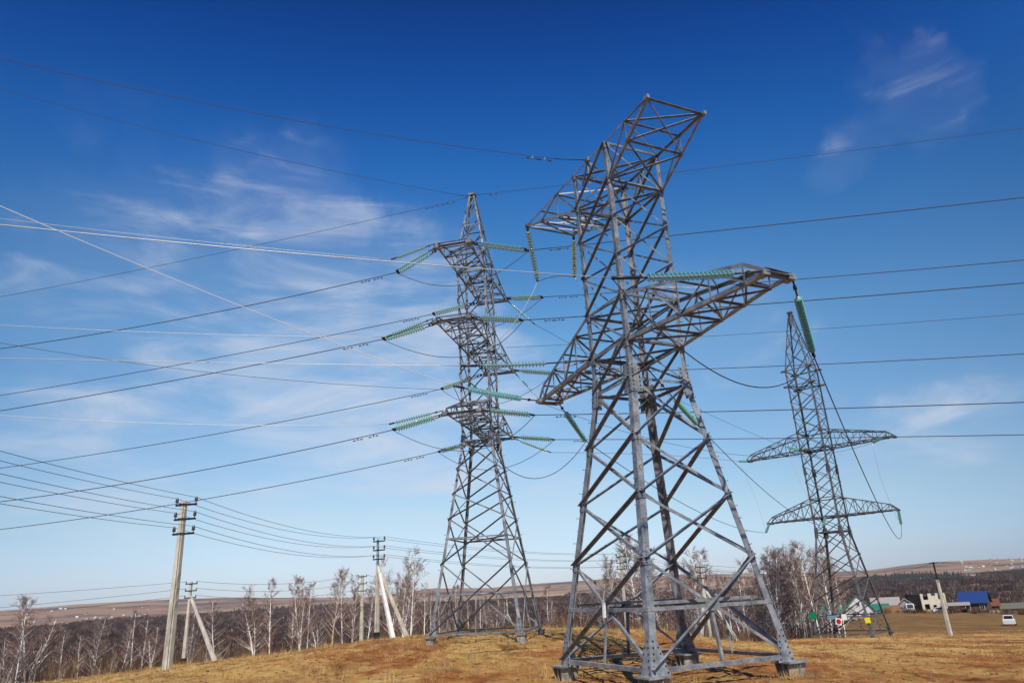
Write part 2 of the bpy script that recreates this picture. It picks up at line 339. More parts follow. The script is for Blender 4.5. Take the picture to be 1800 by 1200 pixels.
DATA = json.loads(r'''{"BZ": {"L1n": [[-6.0, 34.368, 16.659], [-39.91, 39.134, 12.134], [-73.821, 43.9, 17.968]], "L2n": [[-6.649, 34.007, 12.74], [-39.64, 38.644, 9.16], [-72.63, 43.28, 10.227]], "L3n": [[-6.327, 35.342, 8.285], [-39.504, 40.005, 3.362], [-72.681, 44.668, 9.137]], "L1f": [[-5.033, 42.172, 17.341], [-42.513, 47.439, 13.161], [-79.993, 52.707, 14.009]], "L2f": [[-4.671, 43.176, 12.595], [-42.215, 48.453, 7.832], [-79.759, 53.729, 10.413]], "L3f": [[-4.782, 42.04, 8.368], [-41.364, 47.181, 3.064], [-77.946, 52.322, 7.324]], "E2l": [[-2.402, 37.96, 23.205], [-28.914, 41.686, 20.058], [-55.426, 45.412, 19.188]], "L1p": [[-6.052, 33.112, 16.815], [-25.349, 27.941, 17.289], [-44.645, 22.771, 19.742]], "L2p": [[-6.164, 32.669, 12.355], [-24.838, 27.665, 11.587], [-43.512, 22.662, 13.771]], "L3p": [[-6.24, 33.909, 8.25], [-24.94, 28.898, 7.565], [-43.64, 23.887, 11.444]], "E2p": [[-2.728, 37.691, 23.266], [-25.578, 31.569, 25.642], [-48.429, 25.446, 33.642]], "R1n": [[1.127, 32.657, 16.686], [32.753, 22.381, 13.157], [64.378, 12.105, 10.687]], "R2n": [[0.615, 32.353, 12.734], [31.896, 22.189, 8.934], [63.176, 12.026, 8.329]], "R3n": [[0.918, 33.689, 8.263], [31.899, 23.623, 4.533], [62.879, 13.557, 3.328]], "R1f": [[2.097, 40.593, 17.448], [35.517, 29.735, 13.009], [68.936, 18.876, 12.119]], "R2f": [[2.513, 41.555, 12.736], [35.468, 30.847, 8.394], [68.422, 20.14, 7.746]], "R3f": [[2.166, 40.471, 8.415], [34.459, 29.978, 4.456], [66.752, 19.485, 2.533]], "E2r": [[-1.615, 37.786, 23.288], [22.27, 30.025, 20.002], [46.156, 22.265, 17.972]], "F_r": [[-0.336, 37.458, 13.143], [32.745, 26.709, 9.217], [65.827, 15.96, 8.498]], "F_l": [[-4.083, 37.733, 10.976], [-36.289, 29.104, 11.525], [-68.496, 20.474, 27.017]], "M_A": [[2.707, 16.989, 7.746], [-14.736, 12.315, 7.793], [-32.18, 7.641, 9.99]], "M_C": [[-2.514, 28.039, 8.301], [-17.041, 15.85, 11.225], [-31.567, 3.661, 18.071]], "M_c": [[-1.918, 24.595, 8.018], [-20.287, 21.356, 8.187], [-38.656, 18.117, 9.078]], "M_E": [[2.077, 23.971, 16.231], [-17.639, 18.688, 16.44], [-37.355, 13.405, 23.3]], "S_B": [[9.276, 20.847, 6.506], [21.568, 42.533, -0.557], [33.195, 64.296, 4.227]], "S_D": [[3.331, 34.029, 6.915], [13.941, 53.57, 3.704], [24.076, 72.613, 4.677]], "S_d": [[8.59, 32.754, 7.041], [18.254, 50.19, 3.886], [27.763, 67.568, 4.689]], "S_1": [[1.552, 43.269, 16.696], [13.95, 56.103, 13.491], [26.231, 68.853, 12.353]], "S_2": [[1.83, 43.634, 11.378], [17.413, 54.017, 7.025], [32.094, 63.92, 11.436]], "S_3": [[2.095, 44.625, 8.459], [12.727, 59.313, 10.689], [22.841, 73.568, 11.972]], "J_1n": [[-6.0, 34.368, 16.659], [-2.345, 33.517, 14.016], [1.127, 32.657, 16.686]], "J_2n": [[-6.649, 34.007, 12.74], [-1.839, 32.89, 9.743], [0.615, 32.353, 12.734]], "J_3n": [[-6.327, 35.342, 8.285], [-1.889, 34.454, 5.419], [0.918, 33.689, 8.263]], "J_1f": [[-5.033, 42.172, 17.341], [-1.678, 41.433, 14.388], [2.097, 40.593, 17.448]], "J_2f": [[-4.671, 43.176, 12.595], [-1.672, 42.485, 9.73], [2.513, 41.555, 12.736]], "J_3f": [[-4.782, 42.04, 8.368], [-1.477, 41.308, 5.623], [2.166, 40.471, 8.415]], "JM_A": [[2.707, 16.989, 7.746], [6.474, 19.227, 3.437], [9.33, 20.82, 6.5]], "JM_C": [[-2.514, 28.039, 8.301], [-0.19, 30.191, 2.072], [3.338, 34.026, 6.918]], "SU3": [[0.989, 29.422, 16.324], [1.318, 29.581, 13.494]], "SU4": [[3.258, 30.514, 16.324], [3.115, 30.445, 14.022]], "JM_c1": [[-1.918, 24.595, 8.018], [-0.035, 27.346, 9.767], [1.318, 29.581, 13.494]], "JM_c2": [[1.318, 29.581, 13.494], [2.232, 30.019, 14.071], [3.115, 30.445, 14.022]], "JM_c3": [[3.115, 30.445, 14.022], [6.311, 31.762, 9.053], [8.593, 32.753, 7.045]], "J3_l": [[22.841, 73.568, 11.972], [24.059, 73.091, 7.725], [24.076, 72.613, 4.677]], "J3_m": [[26.231, 68.853, 12.353], [26.497, 67.911, 7.921], [27.763, 67.568, 4.689]], "J3_r": [[32.094, 63.92, 11.436], [32.045, 64.108, 7.232], [33.195, 64.296, 4.227]]}, "STR3": {"S_B": [[34.55, 66.836, 5.726], [33.195, 64.296, 4.227]], "S_D": [[25.429, 75.157, 5.726], [24.076, 72.613, 4.677]], "S_d": [[29.143, 70.09, 5.726], [27.763, 67.568, 4.689]], "S_1": [[28.227, 70.926, 12.331], [26.231, 68.853, 12.353]], "S_2": [[34.39, 65.469, 12.331], [32.094, 63.92, 11.436]], "S_3": [[24.541, 75.967, 12.331], [22.841, 73.568, 11.972]]}, "SK": [[-35.141, 0.774], [-30.857, 0.938], [-26.483, 0.98], [-20.981, 0.907], [-12.158, 0.477], [-7.073, 0.876], [-2.746, 0.662], [3.375, 0.889], [10.681, 0.873], [20.72, 0.548], [24.782, 0.462], [27.295, 0.681], [28.672, 0.74], [33.755, 0.615]], "BB": [[-34.39, 51.59, 1.53], [-36.08, 55.26, 1.68], [-32.64, 47.94, -0.78], [-36.43, 59.78, -0.64], [-36.4, 62.12, -1.31], [-36.46, 64.4, 0.21], [-32.79, 61.84, -0.91], [-33.99, 65.73, 0.38], [-35.16, 69.63, 0.02], [-30.94, 62.79, -0.82], [-32.57, 79.6, 1.11], [-37.26, 84.12, 0.18], [-24.93, 69.67, 2.2], [-24.3, 72.01, 2.61], [-21.16, 70.91, 2.85], [-21.64, 74.94, 2.26], [-18.87, 73.62, 3.45], [-18.84, 77.75, 3.36], [-17.48, 76.02, 2.9], [-17.64, 84.17, 1.6], [-13.06, 72.84, 4.2], [-12.93, 78.95, 4.2], [-10.89, 71.17, 4.75], [-11.28, 83.24, 1.87], [-11.35, 89.28, 1.0], [-10.06, 87.42, 0.43], [-8.6, 91.6, 0.09], [-6.92, 89.73, 0.46], [-5.86, 94.82, 0.76], [-4.02, 94.91, -0.02], [9.63, 95.52, 3.79], [11.37, 97.34, 4.5], [13.69, 90.98, 6.56], [15.57, 98.78, 6.56], [16.64, 96.58, 3.12], [18.63, 94.18, 3.75], [21.16, 101.82, 3.48], [21.75, 95.56, 4.79], [22.39, 93.35, 4.07], [25.12, 96.79, 2.0], [26.31, 94.4, 2.89], [25.39, 88.43, 1.06], [26.57, 85.99, -0.3], [29.84, 93.35, 0.15], [30.88, 88.78, 3.91], [34.2, 96.1, 3.62], [33.17, 90.09, 4.14], [32.66, 86.01, 4.28], [35.55, 91.33, 3.96], [37.55, 92.68, 3.53], [39.54, 94.02, 1.17], [42.63, 99.23, -0.6], [36.14, 87.86, 0.37]], "PO": {"p1": [-16.18, 34.38, -2.3, 5.12], "p2": [-11.45, 57.88, -2.6, 4.82], "p2s": [-9.86, 56.14, -2.43, 3.28], "p2t": [-9.02, 57.8, -2.44, 3.36], "p3": [11.0, 84.29, -3.7, 3.83], "sm1": [-27.89, 62.02, -3.84, 2.52], "sm1s": [-25.07, 61.59, -3.65, 1.57], "mid": [-17.9, 82.07, -3.44, 3.09], "tre": [-3.79, 149.95, -5.95, 0.37], "p4": [18.7, 78.81, -4.26, 2.1], "rp": [39.36, 71.94, -5.38, 1.1]}, "ATT": {"P1L": [-3.746, 34.052, 17.809], "P1F": [-1.949, 33.656, 17.809], "P1K": [-2.052, 41.753, 17.809], "P1R": [-0.255, 41.357, 17.809], "P2L": [-3.843, 33.613, 13.34], "P2F": [-2.046, 33.217, 13.34], "P2K": [-1.826, 42.776, 13.34], "P2R": [-0.029, 42.381, 13.34], "P3L": [-3.548, 34.952, 8.869], "P3F": [-1.751, 34.556, 8.869], "P3K": [-2.072, 41.659, 8.869], "P3R": [-0.275, 41.264, 8.869], "PK": [-1.958, 37.898, 23.325], "MA": [7.232, 18.202, 8.252], "MB": [8.134, 18.636, 8.252], "MC": [1.056, 31.035, 8.252], "MD": [1.957, 31.468, 8.252], "Mc": [2.944, 25.452, 8.252], "Md": [5.142, 26.51, 8.252], "ME": [3.437, 24.336, 16.324]}}''')
BZ, STR3, ATT, PO = DATA['BZ'], DATA['STR3'], DATA['ATT'], DATA['PO']
def up(p): return Vector((p[0], p[1], p[2] + ZO))

# ------------------------------------------------------------------ terrain
RN = np.array([0, 14, 25, 38, 50, 62, 77, 105, 150, 260, 450, 800, 1500, 2600, 4200, 7000], float)
AZT = [-180, -60, -40, -31, -25, -19, -11, -4, 3, 10, 15, 20, 25.5, 29, 34, 45, 60, 180]
_b = [-22, -30, -32, -24, 2]
PROF = {-60: [-1.5, -1.9, -2.2, -2.7, -3.8, -5.2, -6.8, -9.5, -13.5, -21, -30, -32, -24, 2],
 -40: [-1.5, -1.9, -2.15, -2.5, -3.5, -4.8, -6.3, -9, -13, -21, -30, -32, -24, 2],
 -31: [-1.5, -1.95, -2.15, -2.42, -3.25, -4.2, -5.5, -8.4, -13, -21, -30, -32, -24, 2],
 -25: [-1.5, -2.0, -2.15, -2.3, -2.9, -3.55, -4.5, -7.2, -12, -21, -30, -32, -24, 2],
 -19: [-1.5, -2.05, -2.3, -2.15, -2.72, -3.35, -4.15, -6.6, -11, -20, -29, -31, -24, 2],
 -11: [-1.5, -2.1, -2.45, -1.9, -2.2, -2.75, -3.5, -5.4, -9.5, -19, -28, -30, -24, 2],
 -4: [-1.5, -2.15, -2.62, -1.85, -1.98, -2.45, -3.2, -5.0, -8.5, -18, -28, -30, -24, 2],
 3: [-1.5, -2.2, -2.72, -1.93, -2.12, -2.7, -3.5, -5.4, -9.0, -18, -28, -30, -24, 2],
 10: [-1.5, -2.25, -2.75, -2.62, -2.65, -3.2, -4.1, -6.4, -10, -18, -28, -30, -24, 2],
 15: [-1.5, -2.25, -2.73, -3.0, -3.45, -4.2, -5.4, -7.9, -12, -18, -28, -30, -24, 2],
 20: [-1.5, -2.25, -2.74, -3.25, -3.75, -4.35, -5.1, -7.3, -10.5, -15, -27, -30, -24, 2],
 25.5: [-1.5, -2.25, -2.78, -3.3, -3.8, -4.4, -5.1, -6.4, -8.0, -10.4, -24, -30, -24, 2],
 29: [-1.5, -2.25, -2.9, -3.3, -3.8, -4.42, -5.18, -6.5, -8.3, -10.9, -22, -30, -24, 2],
 34: [-1.5, -2.25, -2.9, -3.3, -3.8, -4.42, -5.2, -6.55, -8.7, -11.8, -22, -30, -24, 2],
 45: [-1.5, -2.25, -2.9, -3.3, -3.8, -4.4, -5.2, -6.55, -8.8, -12.3, -22, -30, -24, 2]}
PROF[60] = PROF[45]; PROF[180] = [-1.5, -1.6, -1.7, -2.0, -2.5, -3, -4, -6, -9, -14, -20, -24, -20, 0]; PROF[-180] = PROF[180]
SKA = np.array([-180, -60] + [q[0] for q in DATA['SK']] + [60, 180], float); SKE = np.array([0.7, 0.7] + [q[1] for q in DATA['SK']] + [0.7, 0.7], float)
TAB = np.array([PROF[a] for a in AZT], float); AZN = np.array(AZT, float)
_rg = np.random.RandomState(7)
def _lat(n): return _rg.rand(n, n)
_L = [_lat(64) for _ in range(6)]
def vnoise(x, y, k):
    g = _L[k % 6]; xi = np.floor(x).astype(int); yi = np.floor(y).astype(int); fx = x - xi; fy = y - yi
    fx = fx * fx * (3 - 2 * fx); fy = fy * fy * (3 - 2 * fy)
    a = g[xi % 64, yi % 64]; b = g[(xi + 1) % 64, yi % 64]; c_ = g[xi % 64, (yi + 1) % 64]; d = g[(xi + 1) % 64, (yi + 1) % 64]
    return (a * (1 - fx) + b * fx) * (1 - fy) + (c_ * (1 - fx) + d * fx) * fy - 0.5
LR = np.log(RN + 8)
def terrain(x, y, rough=True):
    x = np.atleast_1d(np.asarray(x, float)); y = np.atleast_1d(np.asarray(y, float))
    r = np.hypot(x, y); az = np.degrees(np.arctan2(x, y))
    i = np.clip(np.searchsorted(AZN, az) - 1, 0, len(AZN) - 2); t = (az - AZN[i]) / (AZN[i + 1] - AZN[i]); t = t * t * (3 - 2 * t) * 0.5 + t * 0.5
    H = np.interp(az, SKA, np.tan(np.radians(SKE)) * 4200)
    lr = np.log(r + 8); j = np.clip(np.searchsorted(LR, lr) - 1, 0, len(LR) - 2); u = (lr - LR[j]) / (LR[j + 1] - LR[j])
    T = np.concatenate([TAB, np.zeros((len(TAB), 2))], 1)
    def val(ii, jj):
        v = T[ii, np.minimum(jj, 13)]
        return np.where(jj == 14, H, np.where(jj == 15, H * 0.55 - 25, v))
    def pr(ii):   # Catmull-Rom along the radius, so the slopes have no kinks
        jm = np.maximum(j - 1, 0); jp = np.minimum(j + 2, 15)
        p0, p1, p2, p3 = val(ii, jm), val(ii, j), val(ii, j + 1), val(ii, jp)
        hh = LR[j + 1] - LR[j]
        m1 = (p2 - p0) / np.maximum(LR[j + 1] - LR[jm], 1e-6) * hh; m2 = (p3 - p1) / np.maximum(LR[jp] - LR[j], 1e-6) * hh
        u2, u3 = u * u, u * u * u
        return (2 * u3 - 3 * u2 + 1) * p1 + (u3 - 2 * u2 + u) * m1 + (-2 * u3 + 3 * u2) * p2 + (u3 - u2) * m2
    z = pr(i) * (1 - t) + pr(i + 1) * t
    if rough:
        nr = np.clip(1 - r / 140, 0, 1)
        z = z + nr * (0.16 * vnoise(x * .35, y * .35, 0) + 0.10 * vnoise(x * 1.1, y * 1.1, 1) + 0.07 * vnoise(x * 3.1, y * 3.1, 2) + 0.06 * vnoise(x * 7, y * 7, 3) + 0.10 * np.clip(vnoise(x * 1.7 + 3, y * 2.3, 4) - .12, 0, 1))
        fr = np.clip((r - 150) / 1500, 0, 1)
        z = z + fr * (5 * vnoise(x * .004, y * .004, 4) + 2.5 * vnoise(x * .013, y * .013, 5))
    return z + ZO
def tz(x, y): return float(terrain(x, y)[0])

def sheet(name, rr, mats, zone):
    azs = np.concatenate([np.arange(-48, 48.01, 0.3), np.arange(52, 312, 6.5)])
    A, Rr = np.meshgrid(np.radians(azs), rr); X = Rr * np.sin(A); Y = Rr * np.cos(A); Z = terrain(X.ravel(), Y.ravel()).reshape(X.shape)
    nr, na = X.shape
    V = np.stack([X, Y, Z], -1).reshape(-1, 3)
    I = np.arange(nr * na).reshape(nr, na); J = np.roll(I, -1, 1)
    F = np.stack([I[:-1], I[1:], J[1:], J[:-1]], -1).reshape(-1, 4)
    cx = V[F].mean(1); me = tri_mesh(name, V, F, zone(cx), mats)
    me.polygons.foreach_set('use_smooth', [True] * len(me.polygons))
    o = bpy.data.objects.new(name, me); COL.objects.link(o); setp(o, kind='structure'); return o
def field_edge(az): return np.interp(az, [-60, -40, -31, -25, -19, -11, -4, 3, 10, 15, 20, 21.7, 22.6, 60], [44, 44, 46, 76, 84, 88, 88, 80, 72, 70, 80, 90, 285, 285])
def zone_near(cx):
    az = np.degrees(np.arctan2(cx[:, 0], cx[:, 1])); r = np.hypot(cx[:, 0], cx[:, 1])
    e = field_edge(az) * (1 + 0.12 * vnoise(cx[:, 0] * .15, cx[:, 1] * .15, 3))
    return np.where((r < e) & (np.abs(az) < 62) & (r > 20.5 + 1.5 * vnoise(cx[:, 0] * .4, cx[:, 1] * .4, 2)), 0, 1)  # unseen ground near the camera is darkened to cut bounced light
r1 = np.concatenate([[1.5, 4, 8, 12, 15, 18], np.geomspace(20, 110, 200), np.geomspace(112, 700, 60)])
sheet('ground', r1, [M['field'], M['valley']], zone_near)
sheet('hills', np.geomspace(700, 5300, 66), [M['valley'], M['hillfield']], lambda cx: (np.hypot(cx[:, 0], cx[:, 1]) > 1250).astype(int))

# ------------------------------------------------------------------ lattice towers
def angle(mb, p, q, n, w, t, out=True, upper=True, off=0.0, m=0, ws=1.0):
    """steel angle bar: one flange flat in the face (normal n), the other standing off it"""
    p = Vector(p); q = Vector(q); d = (q - p).normalized(); n = (n - d * n.dot(d)).normalized(); u = n.cross(d).normalized()
    if u.z < 0: u = -u
    k = 1 if upper else -1; o = 1 if out else -1
    pf = [(-w / 2 * k, 0), (w / 2 * k, 0), (w / 2 * k, w * ws * o), ((w / 2 - t) * k, w * ws * o), ((w / 2 - t) * k, t * o), (-w / 2 * k, t * o)]
    mb.extrude([(a, b + off) for a, b in pf], p, q, u, n, m)
def bar(mb, p, q, w, t=None, m=0):
    p = Vector(p); q = Vector(q); d = (q - p).normalized(); a = d.cross(Vector((0, 0, 1)))
    if a.length < 0.05: a = d.cross(Vector((1, 0, 0)))
    a.normalize(); b = a.cross(d).normalized(); t = t or w * 0.12
    mb.extrude([(-w / 2, -w / 2), (w / 2, -w / 2), (w / 2, -w / 2 + t), (-w / 2 + t, -w / 2 + t), (-w / 2 + t, w / 2), (-w / 2, w / 2)], p, q, a, b, m)
def plate(mb, pts, n, t, m=0):
    pts = [Vector(p) for p in pts]; k = len(pts); n = n.normalized() * t / 2
    mb.add([p - n for p in pts] + [p + n for p in pts], [tuple(range(k))[::-1], tuple(range(k, 2 * k))] + [(i, (i + 1) % k, k + (i + 1) % k, k + i) for i in range(k)], m)

class Tower:
    def __init__(s, name, label, tx, ty, yaw, z0, hw, st, lw, bw, near, group=None):
        s.e = empty(name, (tx, ty, z0), yaw, label, 'pylon', group); s.hw = hw; s.st = st; s.lw = lw; s.bw = bw; s.near = near
        s.yaw = yaw; s.o = Vector((tx, ty, z0))
    def P(s, sx, sy, z): w = s.hw(z); return Vector((sx * w, sy * w, z))
    def world(s, v): return s.o + Matrix.Rotation(s.yaw, 3, 'Z') @ Vector(v)
    FACES = {'+a': ((1, -1), (1, 1), Vector((1, 0, 0))), '-a': ((-1, -1), (-1, 1), Vector((-1, 0, 0))), '-b': ((-1, -1), (1, -1), Vector((0, -1, 0))), '+b': ((-1, 1), (1, 1), Vector((0, 1, 0)))}
    def legs(s, breaks, gus, pegs=True):
        """breaks: z levels; gus: list of (z, height, width) gusset plates that wrap the leg"""
        for sx in (-1, 1):
            for sy in (-1, 1):
                mb = MB()
                for z1, z2 in zip(breaks[:-1], breaks[1:]):
                    w = s.lw(z1); t = max(0.014, w * .1)
                    pf = [(0, 0), (-sx * w, 0), (-sx * w, -sy * t), (-sx * t, -sy * t), (-sx * t, -sy * w), (0, -sy * w)]
                    p, q = s.P(sx, sy, z1), s.P(sx, sy, z2)
                    mb.extrude(pf, p, q, Vector((1, 0, 0)), Vector((0, 1, 0)))
                if pegs:
                    z = 2.2; k = 0
                    while z < breaks[-1] - .3:
                        p = s.P(sx, sy, z); k += 1
                        if k % 2: mb.tube([p + Vector((-sx * .06, 0, 0)), p + Vector((-sx * .06, sy * .15, 0)), p + Vector((-sx * .06, sy * .15, .03))], .011, 5)
                        else: mb.tube([p + Vector((0, -sy * .06, 0)), p + Vector((sx * .15, -sy * .06, 0)), p + Vector((sx * .15, -sy * .06, .03))], .011, 5)
                        z += .42
                leg = mb.build('leg', s.st, s.e)
                for z, h, w, taper in gus:
                    g = MB()
                    for ax in (0, 1):
                        n = Vector((sx, 0, 0)) if ax == 0 else Vector((0, sy, 0))
                        along = Vector((0, -sy, 0)) if ax == 0 else Vector((-sx, 0, 0))
                        lo, hi = s.P(sx, sy, z - h / 2), s.P(sx, sy, z + h / 2)
                        of = n * .017
                        pts = [lo + of - along * .01, lo + of + along * w, hi + of + along * w * taper, hi + of - along * .01]
                        plate(g, pts, n, .018)
                        nb = max(3, int(h / .14))
                        for k in range(nb):
                            f = (k + .5) / nb; c_ = lo.lerp(hi, f) + of + n * .016
                            wl = w * (1 + (taper - 1) * f)
                            for a in ([.07, wl - .06] if wl > .25 else [.07]):
                                r3 = Matrix.Rotation(math.pi / 2, 3, 'Y') if ax == 0 else Matrix.Rotation(math.pi / 2, 3, 'X')
                                cc = c_ + along * a
                                vs = [cc + r3 @ Vector((.024 * math.cos(j * math.pi / 3), .024 * math.sin(j * math.pi / 3), zz)) for zz in (-.016, .016) for j in range(6)]
                                g.add(vs, [tuple(range(6))[::-1], tuple(range(6, 12))] + [(j, (j + 1) % 6, 6 + (j + 1) % 6, 6 + j) for j in range(6)], 1)
                    g.build('gusset_plate', [s.st, M['bolt']], leg)
    def xpanel(s, mb, face, z1, z2, w):
        (a, b, n) = s.FACES[face]; near = face in s.near; t = max(.008, w * .1); g = s.lw(z1) * .5
        ex = .02
        p1, p2 = s.P(*a, z1), s.P(*b, z2); q1, q2 = s.P(*b, z1), s.P(*a, z2)
        angle(mb, p1, p2, n, w, t, out=near, upper=True, off=.012 if near else -.03, ws=1.25)
        angle(mb, q1, q2, n, w * .92, t, out=not near, upper=True, off=-.035 if near else .012)
    def horiz(s, mb, face, z, w, off=0.02):
        (a, b, n) = s.FACES[face]
        angle(mb, s.P(*a, z), s.P(*b, z), n, w, max(.008, w * .1), out=False, upper=True, off=off)
    def faces(s, panels, rings, extra=None):
        for fc in s.FACES:
            mb = MB()
            for z1, z2 in zip(panels[:-1], panels[1:]): s.xpanel(mb, fc, z1, z2, s.bw(z1))
            for z, w in rings: s.horiz(mb, fc, z, w)
            if extra: extra(s, mb, fc)
            mb.build('face_bracing', s.st, s.e)
    def diaphragm(s, zs, w):
        for z in zs:
            mb = MB()
            angle(mb, s.P(-1, -1, z), s.P(1, 1, z), Vector((0, 0, 1)), w, .01, out=False)
            angle(mb, s.P(-1, 1, z - .008), s.P(1, -1, z - .008), Vector((0, 0, 1)), w, .01, out=False, off=.02)
            mb.build('plan_bracing', s.st, s.e)
    def feet(s, h, size, zt):
        for sx in (-1, 1):
            for sy in (-1, 1):
                p = s.P(sx, sy, 0); wz = s.world(p); gz = tz(wz.x, wz.y) - s.o.z
                cx, cy = p.x - sx * size * .12, p.y - sy * size * .12
                mb = MB(); mb.box((cx, cy, -.03), (size, size, .05))
                bot = min(gz - .25, -.2)
                fb = MB(); hb = -.056
                fb.box((cx, cy, (hb + bot) / 2), (size * .13, size * .13, hb - bot))
                for ax in (0, 1):
                    n = Vector((1, 0, 0)) if ax else Vector((0, 1, 0)); u = Vector((0, 1, 0)) if ax else Vector((1, 0, 0))
                    for k in ((-.34, .02, .36) if ax else (.1,)):
                        o = Vector((cx, cy, 0)) + n * size * k
                        kk = .66
                        plate(fb, [o - u * size * .46 + Vector((0, 0, hb)), o + u * size * .46 + Vector((0, 0, hb)), o * 1.0 + (n * -size * k * (1 - kk)) + u * size * .33 + Vector((0, 0, bot)), o + (n * -size * k * (1 - kk)) - u * size * .36 + Vector((0, 0, bot))], n, .028)
                foot = mb.build('base_plate', s.st, s.e); fb.build('footing', M['footing'], foot)
    def arm(s, sgn, axis, zl0, zl1, zu0, zu1, reach, tipw, npan, cw, lw_, nose=0.0, top=True, name='cross_arm', label=None):
        """truss arm: lower chords zl0->zl1, upper chords zu0->zu1, npan panels; nose: last length where the upper chords fold down to the tip"""
        def loc(x, y, z): return Vector((sgn * x, y, z)) if axis == 'a' else Vector((y, sgn * x, z))
        xe = reach - nose
        rl, ru = s.hw(zl0), s.hw(zu0)
        def low(f, k): return loc(rl + (xe - rl) * f, k * (rl + (tipw - rl) * f), zl0 + (zl1 - zl0) * f)
        def upn(f, k): return loc(ru + (xe - ru) * f, k * (ru + (tipw - ru) * f), zu0 + (zu1 - zu0) * f)
        nrm = lambda k: loc(0, k, 0); Z = Vector((0, 0, 1))
        br = MB(); root = None
        ch = []
        for k in (-1, 1):
            c1 = MB(); angle(c1, low(0, k), low(1, k), nrm(k), cw, .012, out=False, upper=False, off=.004)
            if nose: angle(c1, low(1, k), loc(reach, k * tipw, zl1), nrm(k), cw, .012, out=False, upper=False, off=.004)
            c2 = MB(); angle(c2, upn(0, k), upn(1, k), nrm(k), cw * .8, .01, out=False, upper=True, off=.006)
            if nose: angle(c2, upn(1, k), loc(reach, k * tipw, zl1 + .03), nrm(k), cw * .8, .01, out=False, upper=True, off=.006)
            ch += [c1, c2]
            closed = abs(zl1 - zu1) < 1e-3
            for i in range(npan):
                f0, f1 = i / npan, (i + 1) / npan
                if not (closed and i == npan - 1): bar(br, low(f1, k), upn(f1, k), lw_)
                if i % 2 == 0: bar(br, low(f0, k) + nrm(k) * .01, upn(f1, k) + nrm(k) * .01, lw_ * 1.1) if not (closed and i == npan - 1) else None
                else: bar(br, upn(f0, k) + nrm(k) * .01, low(f1, k) + nrm(k) * .01, lw_ * 1.1)
        for i in range(npan + 1):
            f = i / npan
            angle(br, low(f, -1), low(f, 1), Z, lw_ * 1.2, .01, out=False, off=-.01)
            if top and not (closed and i == npan): angle(br, upn(f, -1), upn(f, 1), Z, lw_, .01, out=False, off=.01)
            if i < npan:
                g = (i + 1) / npan
                angle(br, low(f, 1), low(g, -1), Z, lw_, .008, out=False, off=-.022); angle(br, low(f, -1), low(g, 1), Z, lw_, .008, out=False, off=-.034)
                if top: angle(br, upn(f, -1 if i % 2 else 1), upn(g, 1 if i % 2 else -1), Z, lw_, .008, out=False, off=.022)
        if nose:
            angle(br, loc(reach, -tipw, zl1), loc(reach, tipw, zl1), Z, lw_ * 2.2, .015, out=False)
            for k in (-1, 1): br.box(loc(reach - .12, k * tipw, zl1 - .03), (.34, .26, .16) if axis == 'a' else (.26, .34, .16))
        else:
            for k in (-1, 1): br.box(loc(reach, k * tipw, zl1), (.2, .12, .14) if axis == 'a' else (.12, .2, .14))
        root = br.build(name, s.st, s.e)
        for c_ in ch: c_.build('chord', s.st, root)
        return root

# ---- near tower: two big cross arms, no peak
Z0 = ZO - 2.248
mw = lambda z: 2.602 + (1.219 - 2.602) * z / 9.116 if z < 9.116 else 1.219 + (1.259 - 1.219) * (z - 9.116) / 9.456
T1 = Tower('lattice_tower', 'largest grey lattice pylon with a flat top, standing nearest on the bare brown earth', 4.572, 24.882, R(-64.297), Z0, mw, M['steel'],
           lambda z: .235 if z < 9 else .17, lambda z: .098 if z < 9 else .072, ('+a', '-b'), None)
zr, zn1, zn2, zn3, zw, zll, zlu, zul, zuu = 1.702, 3.113, 5.112, 7.044, 9.116, 10.5, 12.213, 16.965, 18.572
zm = [zlu + (zul - zlu) * k / 3 for k in range(4)]
T1.legs([0, zn1, zn2, zw, zll, zlu, zul, zuu + .05], [(.47, .98, .62, .30), (zn1, .34, .24, .8), (zn2, .34, .24, .8), (zn3, .34, .22, .8), (zw, 1.05, .42, .9), (zll, .5, .26, .9), (zlu, .42, .24, .9), (zul, .34, .22, .9), (zuu - .1, .26, .22, .9)])
def t1_extra(s, mb, fc):
    a, b, n = s.FACES[fc]
    w = .12
    m1 = (s.P(*a, zr) + s.P(*b, zr)) / 2; m0 = (s.P(*a, .12) + s.P(*b, .12)) / 2
    angle(mb, m0, m1, n, .09, .01, out=False, off=-.05)
    plate(mb, [m1 + d * .26 * kx + Vector((0, 0, .14 * kz)) + n * .02 for kx, kz in ((-1, -1), (1, -1), (1, 1), (-1, 1)) for d in [(s.P(*b, zr) - s.P(*a, zr)).normalized()]], n, .014)
    # second bar of the working platform
    if fc in ('+a', '-a'):
        off = n * (-.30)
        angle(mb, s.P(*a, zr + .16) + off + (s.P(*b, zr) - s.P(*a, zr)) * .02, s.P(*b, zr + .16) + off - (s.P(*b, zr) - s.P(*a, zr)) * .04, n, .095, .012, out=False)
T1.faces([.12, zn1, zn2, zn3, zw, zll, zlu, zm[1], zm[2], zul, zuu], [(.12, .125), (zr, .105), (zw - .05, .10), (zll, .12), (zlu, .08), (zul, .08), (zuu, .085)], t1_extra)
T1.diaphragm([zw - .1, zll - .05, zlu, zul, zuu - .03], .07)
T1.feet(.5, .76, 0)
T1.arm(1, 'a', zul, zuu, zuu, zuu, 4.078, 1.259, 2, .098, .058)
T1.arm(-1, 'a', zul, zuu, zuu, zuu, 5.645, 1.259, 3, .098, .055)
T1.arm(1, 'a', zll, zll, zlu, zll + .583, 7.173, .49, 4, .145, .062, nose=.8)
T1.arm(-1, 'a', zll, zll, zlu, zll + .583, 7.069, .49, 4, .145, .062, nose=.56)
